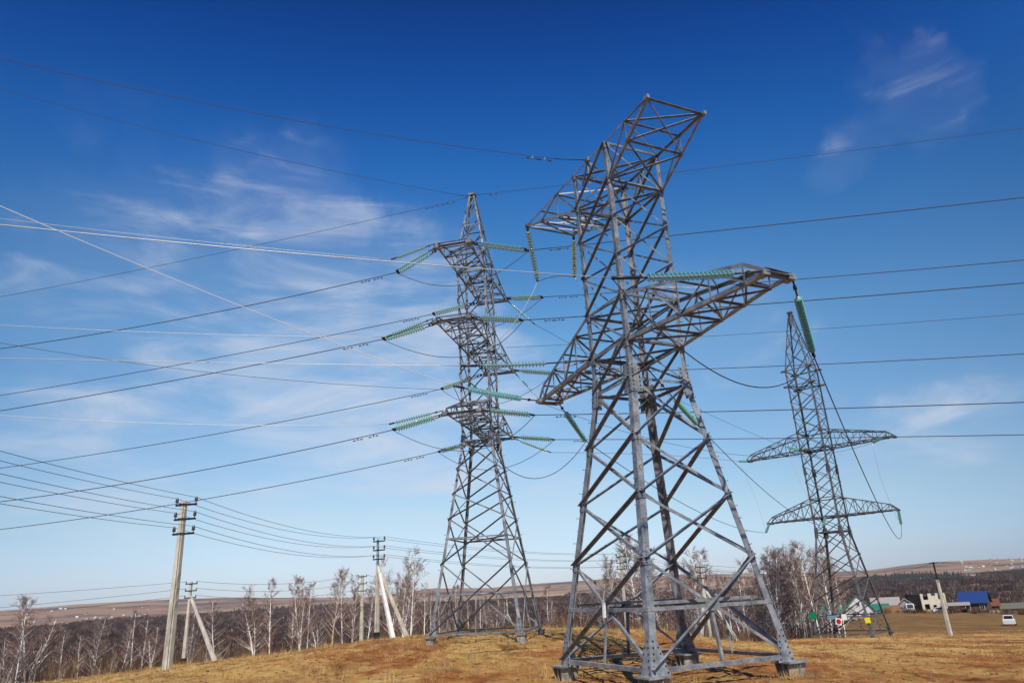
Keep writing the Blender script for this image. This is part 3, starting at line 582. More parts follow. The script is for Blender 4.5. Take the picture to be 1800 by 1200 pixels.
# shield-wire brackets in the middle of the top chords
for k in (-1, 1):
    mb = MB(); mid = Vector((0, k * 1.259, zuu)); bar(mb, mid, Vector((.0, k * 1.25, zul + .55)), .07); bar(mb, mid, Vector((.6, k * 1.25, zuu - .85)), .06); bar(mb, mid, Vector((-.6, k * 1.25, zuu - .85)), .06)
    mb.box((0, k * 1.30, zuu), (.22, .12, .16)); mb.build('earth_wire_bracket', M['steel'], T1.e)

# ---- tower with three pairs of arms and a peak
z2 = dict(r1=1.855, n1=3.312, r2=4.522, n2=5.49, n3=6.763, n4=8.1, w=9.539, a3=10.5, u3=11.681, a2=14.971, u2=16.108, a1=19.441, u1=20.566, zp=24.957)
def hw2(z):
    if z < z2['w']: return 2.266 + (.839 - 2.266) * z / z2['w']
    if z < z2['u1']: return .839 + (.862 - .839) * (z - z2['w']) / (z2['u1'] - z2['w'])
    return .862 + (.15 - .862) * (z - z2['u1']) / (z2['zp'] - z2['u1'])
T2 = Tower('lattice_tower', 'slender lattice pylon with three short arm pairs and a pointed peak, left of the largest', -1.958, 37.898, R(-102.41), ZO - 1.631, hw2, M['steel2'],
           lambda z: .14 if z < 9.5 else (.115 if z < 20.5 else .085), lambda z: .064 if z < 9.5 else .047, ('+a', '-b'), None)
T2.legs([0, z2['n1'], z2['n2'], z2['w'], z2['a3'], z2['a2'], z2['u1'], z2['zp']], [(.4, .7, .36, .4), (z2['w'], .75, .26, .8), (z2['u3'], .3, .2, .9), (z2['a2'], .3, .2, .9), (z2['u2'], .3, .2, .9), (z2['a1'], .3, .2, .9), (z2['u1'], .3, .2, .9)])
def t2_extra(s, mb, fc):
    a, b, n = s.FACES[fc]
    m1 = (s.P(*a, z2['r1']) + s.P(*b, z2['r1'])) / 2; m0 = (s.P(*a, .1) + s.P(*b, .1)) / 2
    angle(mb, m0, m1, n, .06, .008, out=False, off=-.04)
def seq(a, b, n): return [a + (b - a) * k / n for k in range(n)]
pan = [.1, z2['n1'], z2['n2'], z2['n3'], z2['n4'], z2['w'], z2['a3'], z2['u3']] + seq(z2['u3'], z2['a2'], 2)[1:] + [z2['a2'], z2['u2']] + seq(z2['u2'], z2['a1'], 2)[1:] + [z2['a1'], z2['u1']]
T2.faces(pan, [(.1, .085), (z2['r1'], .07), (z2['r2'], .065), (z2['w'], .075), (z2['a3'], .075), (z2['u3'], .05), (z2['a2'], .075), (z2['u2'], .05), (z2['a1'], .075), (z2['u1'], .06)], t2_extra)
T2.diaphragm([z2['r2'], z2['w'], z2['a3'], z2['a2'], z2['a1']], .06)
pk = MB(); zs = seq(z2['u1'], z2['zp'] - .25, 4) + [z2['zp'] - .25]
for fc in T2.FACES:
    for q1, q2 in zip(zs[:-1], zs[1:]):
        a, b, n = T2.FACES[fc]; angle(pk, T2.P(*a, q1), T2.P(*b, q2), n, .05, .007, out=fc in T2.near, off=.008)
    T2.horiz(pk, fc, zs[2], .05)
pk.box((0, 0, z2['zp'] + .02), (.42, .42, .12)); pk.box((0, 0, z2['zp'] - .2), (.30, .30, .05))
pk.build('peak', M['steel2'], T2.e)
T2.feet(.4, .44, 0)
for lv, fr, nr in (('3', 3.649, 3.219), ('2', 4.793, 4.59), ('1', 3.745, 4.141)):
    zl, zu = z2['a' + lv], z2['u' + lv]
    T2.arm(1, 'a', zl, zl, zu, zl + .3, nr + .28, .90, 3, .08, .042, nose=.0 if False else .28)
    T2.arm(-1, 'a', zl, zl, zu, zl + .3, fr + .28, .90, 3, .08, .042, nose=.28)

# ---- distant tower on the right
z3 = dict(r1=1.56, n1=2.954, n2=4.967, n3=7.0, w=9.081, a3=10.5, u3=12.263, a2=17.105, u2=18.829, ra=23.72, rb=25.384, zp=31.917)
def hw3(z):
    if z < z3['w']: return 2.594 + (1.236 - 2.594) * z / z3['w']
    if z < z3['rb']: return 1.238
    return 1.238 + (.16 - 1.238) * (z - z3['rb']) / (z3['zp'] - z3['rb'])
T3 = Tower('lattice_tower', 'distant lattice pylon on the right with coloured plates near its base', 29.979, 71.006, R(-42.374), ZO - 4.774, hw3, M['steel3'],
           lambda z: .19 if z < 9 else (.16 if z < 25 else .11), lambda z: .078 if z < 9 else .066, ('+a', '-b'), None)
T3.legs([0, z3['n1'], z3['w'], z3['a3'], z3['a2'], z3['ra'], z3['rb'], z3['zp']], [(.4, .7, .36, .4), (z3['w'], 1.0, .34, .8), (z3['a3'], .4, .3, .9), (15.0, .8, .3, .8), (z3['a2'], .4, .3, .9), (z3['u2'], .4, .3, .9), (z3['ra'], .3, .3, .9), (z3['rb'], .3, .3, .9)], pegs=False)
def t3_extra(s, mb, fc):
    a, b, n = s.FACES[fc]
    m1 = (s.P(*a, z3['r1']) + s.P(*b, z3['r1'])) / 2; m0 = (s.P(*a, .1) + s.P(*b, .1)) / 2
    angle(mb, m0, m1, n, .07, .008, out=False, off=-.04)
pan = [.1, z3['n1'], z3['n2'], z3['n3'], z3['w'], z3['a3'], z3['u3']] + seq(z3['u3'], z3['a2'], 3)[1:] + [z3['a2'], z3['u2']] + seq(z3['u2'], z3['ra'], 3)[1:] + [z3['ra'], z3['rb']]
T3.faces(pan, [(.1, .10), (z3['r1'], .10), (z3['w'], .12), (z3['a3'], .13), (z3['u3'], .09), (z3['a2'], .13), (z3['u2'], .09), (z3['ra'], .10), (z3['rb'], .10)], t3_extra)
T3.diaphragm([z3['w'], z3['a3'], z3['a2'], z3['ra']], .08)
pk = MB(); zs = seq(z3['rb'], z3['zp'] - .25, 3) + [z3['zp'] - .25]
for fc in T3.FACES:
    for q1, q2 in zip(zs[:-1], zs[1:]):
        a, b, n = T3.FACES[fc]; angle(pk, T3.P(*a, q1), T3.P(*b, q2), n, .07, .008, out=fc in T3.near, off=.008)
        angle(pk, T3.P(*b, q1), T3.P(*a, q2), n, .06, .008, out=False, off=-.02)
pk.box((0, 0, z3['zp']), (.5, .5, .14)); pk.build('peak', M['steel3'], T3.e)
for z in (z3['ra'], z3['rb']):
    for sx in (-1, 1):
        for sy in (-1, 1):
            p = T3.P(sx, sy, z); mb = MB(); mb.box((p.x + sx * .14, p.y, z), (.5, .34, .13)); mb.build('arm_seat', M['steel3'], T3.e)
T3.feet(.4, .5, 0)
for zl, zu, r_ in ((z3['a3'], z3['u3'], 6.17), (z3['a2'], z3['u2'], 7.34)):
    for sg in (1, -1): T3.arm(sg, 'a', zl, zl, zu, zl + .55, r_, .42, 5, .11, .055, nose=.6)

# ------------------------------------------------------------------ insulator strings
dm = MB(); dm.lathe([(.02, .075), (.045, .07), (.05, .03), (.06, .025), (.125, -.005), (.13, -.022), (.115, -.026), (.07, -.012), (.03, -.018), (.018, -.06)], 12, ms=[1, 1, 1, 0, 0, 0, 0, 0, 1])
DISC = dm.mesh('insulator_disc', [M['glass'], M['zinc']])
def frame_to(d):
    return Vector(d).normalized().to_track_quat('-Z', 'Y').to_matrix().to_4x4()
def string(P, Q, n, f0, f1, label, group, scale=1.0, double=0.0, sag=0.0):
    P = Vector(P); Q = Vector(Q); e = empty('insulator_string', P, 0, label, 'insulator', group)
    d = Q - P; Ln = d.length; dn = d.normalized(); side = dn.cross(Vector((0, 0, 1)))
    side = side.normalized() if side.length > .1 else Vector((1, 0, 0))
    def pos(f): return d * f + Vector((0, 0, -sag * 4 * f * (1 - f)))
    offs = [side * double / 2, side * -double / 2] if double else [Vector((0, 0, 0))]
    hb = MB()
    for o in offs:
        hb.tube([pos(f0 * .3 if double else 0) + o, pos(f0) + o], .028 * scale, 6); hb.tube([pos(f1) + o, pos(1 - (1 - f1) * .4 if double else 1) + o], .026 * scale, 6)
        hb.tube([pos(f0 + (f1 - f0) * k / 8) + o for k in range(9)], .02 * scale, 5)
        for k in range(n):
            f = f0 + (f1 - f0) * (k + .5) / n
            m4 = Matrix.Translation(pos(f) + o) @ frame_to(pos(min(f + .02, 1)) - pos(f - .02)) @ Matrix.Scale(scale, 4)
            inst('insulator_disc', DISC, e, m4)
    # shackles, turnbuckle and clamp
    hb.box(pos(f0 * .55), (.10 * scale,) * 3, rot=frame_to(dn).to_3x3()); hb.tube([pos(1 - (1 - f1) * .75), pos(1.0)], .05 * scale, 6)
    if double:
        for f in (f0 * .3, 1 - (1 - f1) * .4):
            c_ = pos(f); plate(hb, [c_ + side * (double / 2 + .06) - dn * .06, c_ + side * (double / 2 + .06) + dn * .06, c_ - side * (double / 2 + .06) + dn * .06, c_ - side * (double / 2 + .06) - dn * .06], side.cross(dn), .03)
        hb.tube([Vector((0, 0, 0)), pos(f0 * .3)], .03 * scale, 6)
    hb.build('link_fitting', M['fitting'], e)
    return e
A = {k: up(v) for k, v in ATT.items()}
B0 = {k: up(v[0]) for k, v in BZ.items()}
string(A['MA'], B0['M_A'], 20, .22, .78, 'long green glass string reaching left from the near end of the large pylon lower arm', 'insulator strings of the large near pylon', 1.0, sag=.05)
string(A['Mc'], B0['M_c'], 18, .36, .84, 'green glass string on a long chain from the shaft of the large pylon', 'insulator strings of the large near pylon', 1.0, sag=.06)
string(A['MC'], B0['M_C'], 20, .22, .84, 'green glass string sloping up left from the far end of the large pylon lower arm', 'insulator strings of the large near pylon', 1.0, sag=.05)
string(A['MB'], B0['S_B'], 20, .25, .93, 'bright green string hanging steeply from the near right tip of the large pylon', 'insulator strings of the large near pylon', 1.0)
string(A['MD'], B0['S_D'], 20, .26, .96, 'green string slanting down below the far left arm tip of the large pylon', 'insulator strings of the large near pylon', 1.0)
string(A['Md'], B0['S_d'], 19, .52, .93, 'green string seen through the waist of the large pylon', 'insulator strings of the large near pylon', 1.0)
string(up(BZ['SU3'][0]), up(BZ['SU3'][1]), 17, .12, .95, 'green string hanging from the outer upper left arm tip of the large pylon', 'insulator strings of the large near pylon', 1.0)
string(up(BZ['SU4'][0]), up(BZ['SU4'][1]), 14, .16, .96, 'green string hanging beside the shaft under the upper left arm of the large pylon', 'insulator strings of the large near pylon', 1.0)
g2 = 'insulator strings of the three-armed pylon'
for lv, nm in (('1', 'top'), ('2', 'middle'), ('3', 'bottom')):
    string(A['P%sL' % lv], B0['L%sn' % lv], 15, .22, .92, 'double green string pulling left from the near %s arm tip of the slender pylon' % nm, g2, .95, .36)
    string(A['P%sF' % lv], B0['R%sn' % lv], 15, .22, .90, 'double green string pulling right from the near %s arm tip of the slender pylon' % nm, g2, .95, .36)
    string(A['P%sK' % lv], B0['L%sf' % lv], 15, .30, .92, 'double green string pulling left from the far %s arm tip of the slender pylon' % nm, g2, .95, .36)
    string(A['P%sR' % lv], B0['R%sf' % lv], 15, .22, .90, 'double green string pulling right from the far %s arm tip of the slender pylon' % nm, g2, .95, .36)
    string(A['P%sL' % lv] + Vector((-.08, -.36, .1)), B0['L%sp' % lv], 14, .25, .88, 'single pale string above the double one at the %s left slender pylon arm' % nm, g2, .9)
    string(A['P%sR' % lv] + Vector((0, 0, -.05)), B0['S_%s' % lv], 12, .2, .85, 'thin single string heading down right from the far %s slender pylon arm' % nm, g2, .7)
for k, nm in (('S_B', 'lower right arm tip'), ('S_D', 'lower left arm tip'), ('S_d', 'shaft at the lower arm'), ('S_1', 'shaft at the upper arm'), ('S_2', 'upper right arm tip'), ('S_3', 'upper left arm tip')):
    string(up(STR3[k][0]), up(STR3[k][1]), 15, .15, .92, 'small green string at the %s of the distant pylon' % nm, 'insulator strings of the distant pylon', .95)

# ------------------------------------------------------------------ conductors
def bez(P, C_, E, n):
    return [P * (1 - t) ** 2 + C_ * 2 * t * (1 - t) + E * t * t for t in [i / n for i in range(n + 1)]]
def cable(P, C_, E, rad, mt, label, group=None, n=48, damp=None, name='conductor_cable', cat='cable', pre=None):
    P, C_, E = Vector(P), Vector(C_), Vector(E); mb = MB(); o0 = P.copy()
    pts = bez(P, C_, E, n); mb.tube([p - o0 for p in pts], rad, 6)
    if pre is not None: mb.tube([Vector(pre) - o0, pts[0] - o0], rad * 1.9, 6)
    o = mb.build(name, mt, None, o0); setp(o, label, cat, group)
    if damp:
        fine = bez(P, C_, E, 400); acc = 0; k = 0; dm_ = list(damp)
        for a, b in zip(fine[:-1], fine[1:]):
            acc += (b - a).length
            if dm_ and acc > dm_[0]:
                dm_.pop(0); d = (b - a).normalized(); m2 = MB(); c_ = b - o0 - Vector((0, 0, .11))
                m2.tube([c_ - d * .22, c_ + d * .22], .012, 5); m2.box(c_ + Vector((0, 0, .05)), (.04, .04, .12))
                for k in (-1, 1): m2.tube([c_ + d * .2 * k - d * .05, c_ + d * .2 * k + d * .05], .03, 6)
                m2.build('vibration_damper', M['fitting'], o)
    return o
def wz(k, rad, mt, label, group=None, **kw): return cable(*[up(q) for q in BZ[k]], rad, M[mt], label, group, **kw)
gL, gR = 'dark conductors leaving the slender pylon to the left', 'dark conductors leaving the slender pylon to the right'
for lv, nm in (('1', 'top'), ('2', 'middle'), ('3', 'bottom')):
    for sd_, nd in (('n', 'near'), ('f', 'far')):
        wz('L%s%s' % (lv, sd_), .021, 'wire', 'dark conductor running left from the %s %s arm tip of the slender pylon' % (nd, nm), gL, damp=[1.0, 1.7])
        wz('R%s%s' % (lv, sd_), .021, 'wire', 'dark conductor running right from the %s %s arm tip of the slender pylon' % (nd, nm), gR, damp=[1.2, 1.8])
        wz('J_%s%s' % (lv, sd_), .016, 'wire', 'jumper loop sagging under the %s end of the %s arm of the slender pylon' % (nd, nm), 'jumper loops of the slender pylon', n=24)
    wz('L%sp' % lv, .010, 'alu', 'pale sunlit conductor running left from the %s arm of the slender pylon' % nm, 'pale conductors of the slender pylon')
wz('E2l', .012, 'wire', 'thin shield wire sloping down left from the peak of the slender pylon', pre=A['PK'], damp=[.9, 1.6, 2.2])
wz('E2p', .012, 'wire', 'thin shield wire rising left from the peak of the slender pylon', pre=A['PK'])
wz('E2r', .012, 'wire', 'thin shield wire running right from the peak of the slender pylon', pre=A['PK'], damp=[.9])
wz('F_r', .010, 'wire', 'very thin cable running right from mid height of the slender pylon'); wz('F_l', .011, 'wire', 'very thin cable curving left from mid height of the slender pylon')
wz('M_A', .0115, 'alu', 'pale thick conductor leading left from the near lower arm of the large pylon')
wz('M_c', .011, 'alu', 'pale nearly level conductor from the shaft of the large pylon to the left')
wz('M_C', .012, 'alu_lit', 'bright conductor climbing steeply left from the far lower arm of the large pylon')
wz('M_E', .011, 'wire', 'shield wire climbing left from the top of the large pylon', pre=A['ME'], damp=[.4, .9])
for k, nm in (('S_B', 'right'), ('S_D', 'left'), ('S_d', 'middle')):
    wz(k, .019, 'wire', 'dark conductor dropping from the large pylon to the %s distant pylon lower arm' % nm, 'conductors between the large and the distant pylon')
for k, nm in (('S_1', 'top'), ('S_2', 'middle'), ('S_3', 'bottom')):
    wz(k, .013, 'wire', 'thin conductor from the %s far arm of the slender pylon across to the distant pylon' % nm, 'thin conductors between the slender and the distant pylon')
for k, nm in (('J3_l', 'left'), ('J3_m', 'middle'), ('J3_r', 'right')):
    wz(k, .018, 'alu', 'pale jumper dropping between the two arm levels of the distant pylon on its %s' % nm, 'jumpers of the distant pylon', n=20)
wz('JM_A', .016, 'wire', 'long jumper loop hanging under the near lower arm of the large pylon', n=40)
wz('JM_C', .015, 'wire', 'deep jumper loop hanging left of the large pylon shaft', n=40)
wz('JM_c1', .015, 'alu', 'pale jumper rising to the outer hanging string of the large pylon', n=24)
wz('JM_c2', .015, 'wire', 'short jumper bridging the two hanging strings of the large pylon', n=16)
wz('JM_c3', .013, 'alu', 'pale jumper descending inside the large pylon shaft', n=32)

# ------------------------------------------------------------------ concrete distribution poles
def pole(name, label, base, h, arm_dir, arms=True, half=.52, sp=.68, struts=(), group=None, w0=.30, w1=.19, tarred=False, iron_top=0.0, ins='pin', lean=None):
    x, y = base; z = tz(x, y); e = empty(name, (x, y, z), 0, label, 'utility pole', group)
    hs = h - iron_top; tips = []
    ax = Vector((math.cos(arm_dir), math.sin(arm_dir), 0)); ay = Vector((-ax.y, ax.x, 0))
    def sq(w): k = w / 2; c_ = k * .75; return [(-c_, -k), (c_, -k), (k, -c_), (k, c_), (c_, k), (-c_, k), (-k, c_), (-k, -c_)]
    mb = MB(); mb.extrude(sq(w0), Vector((0, 0, -.5)), Vector((0, 0, hs)), ax, ay, 0, sq(w1)); sh = mb.build('shaft', M['concrete'], e)
    mb = MB(); mb.tube([ax * (w0 * .32 + .012) + ay * (-w0 / 2 - .012), ax * (w1 * .3) + ay * (-w1 / 2 - .012) + Vector((0, 0, hs))], .012, 5); mb.build('earthing_wire', M['black'], e)
    if tarred:
        mb = MB(); mb.extrude(sq(w0 + .02), Vector((0, 0, -.1)), Vector((0, 0, tarred)), ax, ay, 0, sq(w0 + .012)); mb.build('tarred_base', M['tar'], e)
    mb = MB()
    if iron_top:
        for k in (-1, 1): bar(mb, ax * .07 * k + Vector((0, 0, hs - .5)), ax * .07 * k + Vector((0, 0, h)), .06)
        for q in range(4): bar(mb, ax * -.07 + Vector((0, 0, hs + q * iron_top / 4)), ax * .07 + Vector((0, 0, hs + (q + 1) * iron_top / 4)), .04)
        mb.build('iron_extension', M['black'], e)
    for bx, by, ht, mt in struts:
        bz_ = tz(x + bx, y + by) - z - .2
        p, q = Vector((bx, by, bz_)), Vector((0, 0, ht)); d = (q - p).normalized(); a = d.cross(Vector((0, 0, 1))).normalized(); b = a.cross(d)
        m2 = MB(); m2.extrude(sq(w0 * .95), p, q, a, b, 0, sq(w1 * .95)); m2.build('strut', M[mt], e)
    if arms:
        for k in range(3):
            za = h - .16 - k * sp; m2 = MB(); m2.box(ay * (w1 / 2 + .045) + Vector((0, 0, za)), (half * 2 + .1, .075, .09), rot=Matrix.Rotation(arm_dir, 3, 'Z'))
            m2.box(Vector((0, 0, za)), (w1 + .06, w1 + .12, .05), rot=Matrix.Rotation(arm_dir, 3, 'Z'))
            ca = m2.build('cross_arm', M['black'], e)
            for sgn in (-1, 1):
                p = ax * half * sgn + ay * (w1 / 2 + .045) + Vector((0, 0, za + .04))
                m3 = MB(); 
                if ins == 'pin': m3.lathe([(.018, 0), (.018, .08), (.075, .09), (.085, .14), (.06, .16), (.075, .19), (.07, .24), (.045, .27), (.05, .31), (.02, .33)], 10)
                else: m3.lathe([(.018, 0), (.018, .05), (.06, .06), (.06, .1), (.045, .14), (.02, .17)], 8)
                m3.build('pin_insulator', M['ceramic'], ca, p)
                tips.append(Vector((x, y, z)) + p + Vector((0, 0, .28 if ins == 'pin' else .14)))
    return e, tips
PB = lambda k: (PO[k][0], PO[k][1])
def ph(k): return PO[k][3] + ZO - tz(*PB(k))
d12 = math.atan2(PO['p2'][1] - PO['p1'][1], PO['p2'][0] - PO['p1'][0]) - math.pi / 2
d23 = math.atan2(PO['p3'][1] - PO['p2'][1], PO['p3'][0] - PO['p2'][0]) - math.pi / 2
gp = 'poles of the six-wire line'
e1, t1 = pole('utility_pole', 'tall cream concrete pole with three black cross arms at the far left', PB('p1'), ph('p1'), d12, w0=.36, w1=.23, group=gp)
e2, t2 = pole('utility_pole', 'concrete pole with two leaning struts and a black iron head, on the grass', PB('p2'), ph('p2'), (d12 + d23) / 2, w0=.34, w1=.2, iron_top=1.9, tarred=.62, group=gp,
   struts=((PO['p2s'][0] - PO['p2'][0], PO['p2s'][1] - PO['p2'][1], 5.45, 'white_conc'), (PO['p2t'][0] - PO['p2'][0], PO['p2t'][1] - PO['p2'][1], 5.5, 'concrete')))
e3, t3 = pole('utility_pole', 'concrete pole with three double cross arms seen through the legs of the large pylon', PB('p3'), ph('p3'), d23, w0=.36, w1=.22, group=gp, half=.6)
gs = 'poles of the three-wire line'
# directions of the low line
dl = 0.25
e4, t4 = pole('utility_pole', 'short concrete pole with one strut just right of the tall cream pole', PB('sm1'), ph('sm1'), dl, half=.42, sp=.55, w0=.34, w1=.2, ins='low', group=gs, tarred=.5, struts=((PO['sm1s'][0] - PO['sm1'][0], PO['sm1s'][1] - PO['sm1'][1], 5.3, 'concrete'),))
e5, t5 = pole('utility_pole', 'short straight concrete pole among the birches left of the strutted pole', PB('mid'), ph('mid'), dl, half=.45, sp=.75, w0=.46, w1=.3, ins='low', group=gs)
e6, t6 = pole('utility_pole', 'far pole with a strut on each side framed by the legs of the slender pylon', PB('tre'), ph('tre'), dl, half=.5, sp=.5, w0=.4, w1=.25, ins='low', group=gs, struts=((-3.0, 0.5, 5.6, 'white_conc'), (2.8, -.5, 5.6, 'white_conc')))
e7, t7 = pole('utility_pole', 'pole with two struts among the birches behind the large pylon', PB('p4'), ph('p4'), dl, half=.5, sp=.55, w0=.38, w1=.24, ins='low', group=gs, struts=((-1.1, -.6, 5.2, 'concrete'), (2.9, -.3, 5.3, 'concrete')))
rx, ry = PB('rp'); rz_ = tz(rx, ry)
e8, _ = pole('utility_pole', 'concrete pole with a dark iron top standing alone in the right field', PB('rp'), ph('rp'), .6, arms=False, iron_top=1.6, w0=.36, w1=.22)
mb = MB(); mb.box((0, 0, ph('rp') - .1), (.16, 1.1, .07)); mb.box((0, 0, ph('rp') - 1.5), (.1, .8, .06)); mb.build('cross_arm', M['black'], e8)

wl = .011
def sagwire(p, q, sag, label, group, rad=wl, n=24): return cable(p, (Vector(p) + Vector(q)) / 2 - Vector((0, 0, 2 * sag)), q, rad, M['wire'], label, group, n=n)
lev = ['top', 'top', 'middle', 'middle', 'lowest', 'lowest']; sdn = ['left', 'right']
g6 = 'wires of the six-wire pole line'
dirL = Vector((math.cos(R(-93)), math.sin(R(-93)), 0))
for k in range(6):
    tag_ = '%s %s' % (lev[k], sdn[k % 2])
    E = t1[k] + dirL * 30 + Vector((0, 0, .6)); Cc = t1[k] + dirL * 15 + Vector((0, 0, -.55))
    cable(t1[k], Cc, E, .010, M['wire'], '%s wire running left out of the photo from the tall cream pole' % tag_, g6)
    sagwire(t1[k], t2[k], .62, '%s wire sagging between the tall cream pole and the strutted pole' % tag_, g6, .011)
    sagwire(t2[k], t3[k], .5, '%s wire from the strutted pole to the pole behind the large pylon' % tag_, g6, .012)
    E = t3[k] + (t3[k] - t2[k]).normalized() * 45 + Vector((0, 0, -1.5)); sagwire(t3[k], E, .5, '%s wire running on right from the pole behind the large pylon' % tag_, g6, .012)
g3 = 'wires of the three-wire pole line'
for k in range(3):
    l_ = ['top', 'middle', 'lowest'][k]; i = 2 * k
    E = Vector((-41.3, 58.4, ZO + [2.5, 1.6, 1.0][k])); E2 = t4[i] + (E - t4[i]) * 3
    cable(t4[i], (t4[i] + E2) / 2 - Vector((0, 0, .9)), E2, .014, M['wire'], '%s thin low wire running left from the short strutted pole' % l_, g3)
    sagwire(t4[i + 1], t5[i], .55, '%s low wire between the short strutted pole and the straight pole' % l_, g3, .014)
    sagwire(t5[i + 1], t6[i], 1.0, '%s low wire between the straight pole and the far pole' % l_, g3, .016)
    sagwire(t6[i + 1], t7[i], 1.0, '%s low wire between the far pole and the pole behind the large pylon' % l_, g3, .016)
    sagwire(t7[i + 1], t7[i + 1] + Vector((40, 10, -1.5)), .8, '%s low wire running right through the birch grove' % l_, g3, .014)
for k, (dy, dz) in enumerate(((-.5, -.05), (.5, -.05), (.35, -1.45))):
    p = Vector((rx, ry + dy, rz_ + ph('rp') + dz)); nm_ = ['near upper', 'far upper', 'lower'][k]
    if k != 1: sagwire(p, Vector((62, 175, ZO - 1.5 - k)), .8, '%s wire reaching left from the lone field pole' % nm_, 'wires of the lone field pole', .016)
    sagwire(p, Vector((100, 110, ZO + 1.2 - k * .7)), .7, '%s wire reaching right from the lone field pole' % nm_, 'wires of the lone field pole', .014)

# ------------------------------------------------------------------ birches
def birch_mesh(seed, H=9.0, forks=1, lean=0.0, spread=1.0):
    rg = random.Random(seed); tr = MB(); br = MB(); tw = MB()
    def stem(p0, d0, ln, r0, seg=9, wob=.05):
        pts = [p0]; d = d0.normalized()
        for i in range(seg):
            d = (d + Vector((rg.gauss(0, wob), rg.gauss(0, wob), .03))).normalized(); pts.append(pts[-1] + d * ln / seg)
        return pts
    stems = []
    for k in range(forks):
        a = rg.uniform(0, 6.28); p0 = Vector((0, 0, -.4)); d0 = Vector((math.cos(a) * (lean + .1 * (k > 0)), math.sin(a) * (lean + .1 * (k > 0)), 1))
        hh = (H + .4) * (1 if k == 0 else rg.uniform(.75, .95)); pts = stem(p0, d0, hh, .1, 11, .045); stems.append(pts)
        tr.tube(pts, [.082 * (1 - .9 * i / 11) + .009 for i in range(12)], 7)
    for pts in stems:
        for b in range(40):
            f = rg.uniform(.10, .97); i = int(f * 11); p = pts[i].lerp(pts[min(i + 1, 11)], f * 11 - i)
            a = rg.uniform(0, 6.28); el = rg.uniform(.55, 1.05); ln = (min(1 - f, .72) * 3.1 + .75) * rg.uniform(.6, 1.15) * spread
            d = Vector((math.cos(a) * math.cos(el), math.sin(a) * math.cos(el), math.sin(el)))
            bp = stem(p, d, ln, .02, 5, .12); (br if f < 2 else br).tube(bp, [.034 * (1 - .15 * j) * (1.1 - f * .5) for j in range(6)], 4, caps=False)
            for s2 in range(7):
                g = rg.uniform(.25, 1); j = min(int(g * 5), 4); q = bp[j].lerp(bp[j + 1], g * 5 - j)
                d2 = (d + Vector((rg.gauss(0, .6), rg.gauss(0, .6), rg.gauss(.05, .35)))).normalized(); l2 = rg.uniform(.35, .9) * (.6 + .5 * (1 - f))
                sp = stem(q, d2, l2, .01, 3, .12); tw.tube(sp, [.016, .013, .010, .006], 3, caps=False)
                for t_ in range(8):
                    g2_ = rg.uniform(.2, 1); j2 = min(int(g2_ * 3), 2); w_ = sp[j2].lerp(sp[j2 + 1], g2_ * 3 - j2)
                    d3 = (d2 + Vector((rg.gauss(0, .6), rg.gauss(0, .6), rg.gauss(-.05, .5)))).normalized(); l3 = rg.uniform(.2, .5)
                    sd3 = d3.cross(Vector((rg.gauss(0, 1), rg.gauss(0, 1), rg.gauss(0, 1)))).normalized() * .010
                    tw.add([w_ - sd3, w_ + sd3, w_ + d3 * l3], [(0, 1, 2)])
    o = len(br.v)
    crown = MB(); crown.v = br.v + tw.v; crown.f = br.f + [[i + o for i in f] for f in tw.f]; crown.m = [0] * len(br.f) + [1] * len(tw.f); crown.sm = br.sm + tw.sm
    return tr, crown
TEMPL = []
for k in range(7):
    tr, cr_ = birch_mesh(100 + k, 9.0, [1, 1, 2, 1, 2, 1, 3][k], [0, .06, .05, .12, .08, .02, .12][k], [1, .8, .9, 1.1, 1, .7, .9][k])
    TEMPL.append((tr.mesh('trunk', [M['bark'] if k != 3 else M['bark2']]), cr_.mesh('crown', [M['branch'], M['twig']])))
rb = random.Random(5)
def birch(x, y, h, lab, group, k=None):
    e = empty('birch_tree', (x, y, tz(x, y)), rb.uniform(0, 6.28), lab, 'tree', group); k = rb.randrange(7) if k is None else k
    s_ = h / 9.0; wd = s_ * rb.uniform(.75, 1.15)
    for nm, me in zip(('trunk', 'crown'), TEMPL[k]):
        o = inst(nm, me, e); o.scale = (wd, wd, s_)
    return e
BL = {0: 'left of two tall bare birches at the left edge of the picture', 1: 'right of two tall bare birches at the left edge of the picture', 10: 'slim lone birch just right of the short strutted pole',
 12: 'leftmost birch of the grassy ridge, leaning twin trunk', 13: 'second birch from the left on the grassy ridge', 14: 'broad spreading birch in the middle of the left ridge group', 16: 'tall birch with a reddish top left of the straight short pole', 19: 'small birch just right of the straight short pole',
 22: 'tallest whitest birch right of the strutted pole beside the slender pylon', 20: 'tall birch with a grey crown directly behind the strutted pole'}
for i, (x, y, zt_) in enumerate(DATA['BB']):
    h = zt_ + ZO - tz(x, y)
    if i in (50, 51): continue
    if i in BL: lab, grp = BL[i], 'birches'
    elif i < 10: lab, grp = 'thin bare birch in the low brush left of the tall cream pole', 'birches left of the tall cream pole'
    elif i < 19: lab, grp = 'bare white birch in the row on the left grassy ridge', 'birches on the left ridge'
    elif i < 25: lab, grp = 'bare birch between the strutted pole and the slender pylon', 'birches beside the slender pylon'
    elif i < 30: lab, grp = 'low birch seen between the legs of the slender pylon', 'birches behind the slender pylon'
    elif i < 43: lab, grp = 'white-trunked birch in the grove behind the large pylon', 'birches behind the large pylon'
    else: lab, grp = 'bare birch in the dense clump left of the distant pylon', 'birches beside the distant pylon'
    birch(x, y, max(h, 3), lab, grp, {14: 6, 12: 2, 22: 0, 20: 4, 0: 1, 1: 4}.get(i))
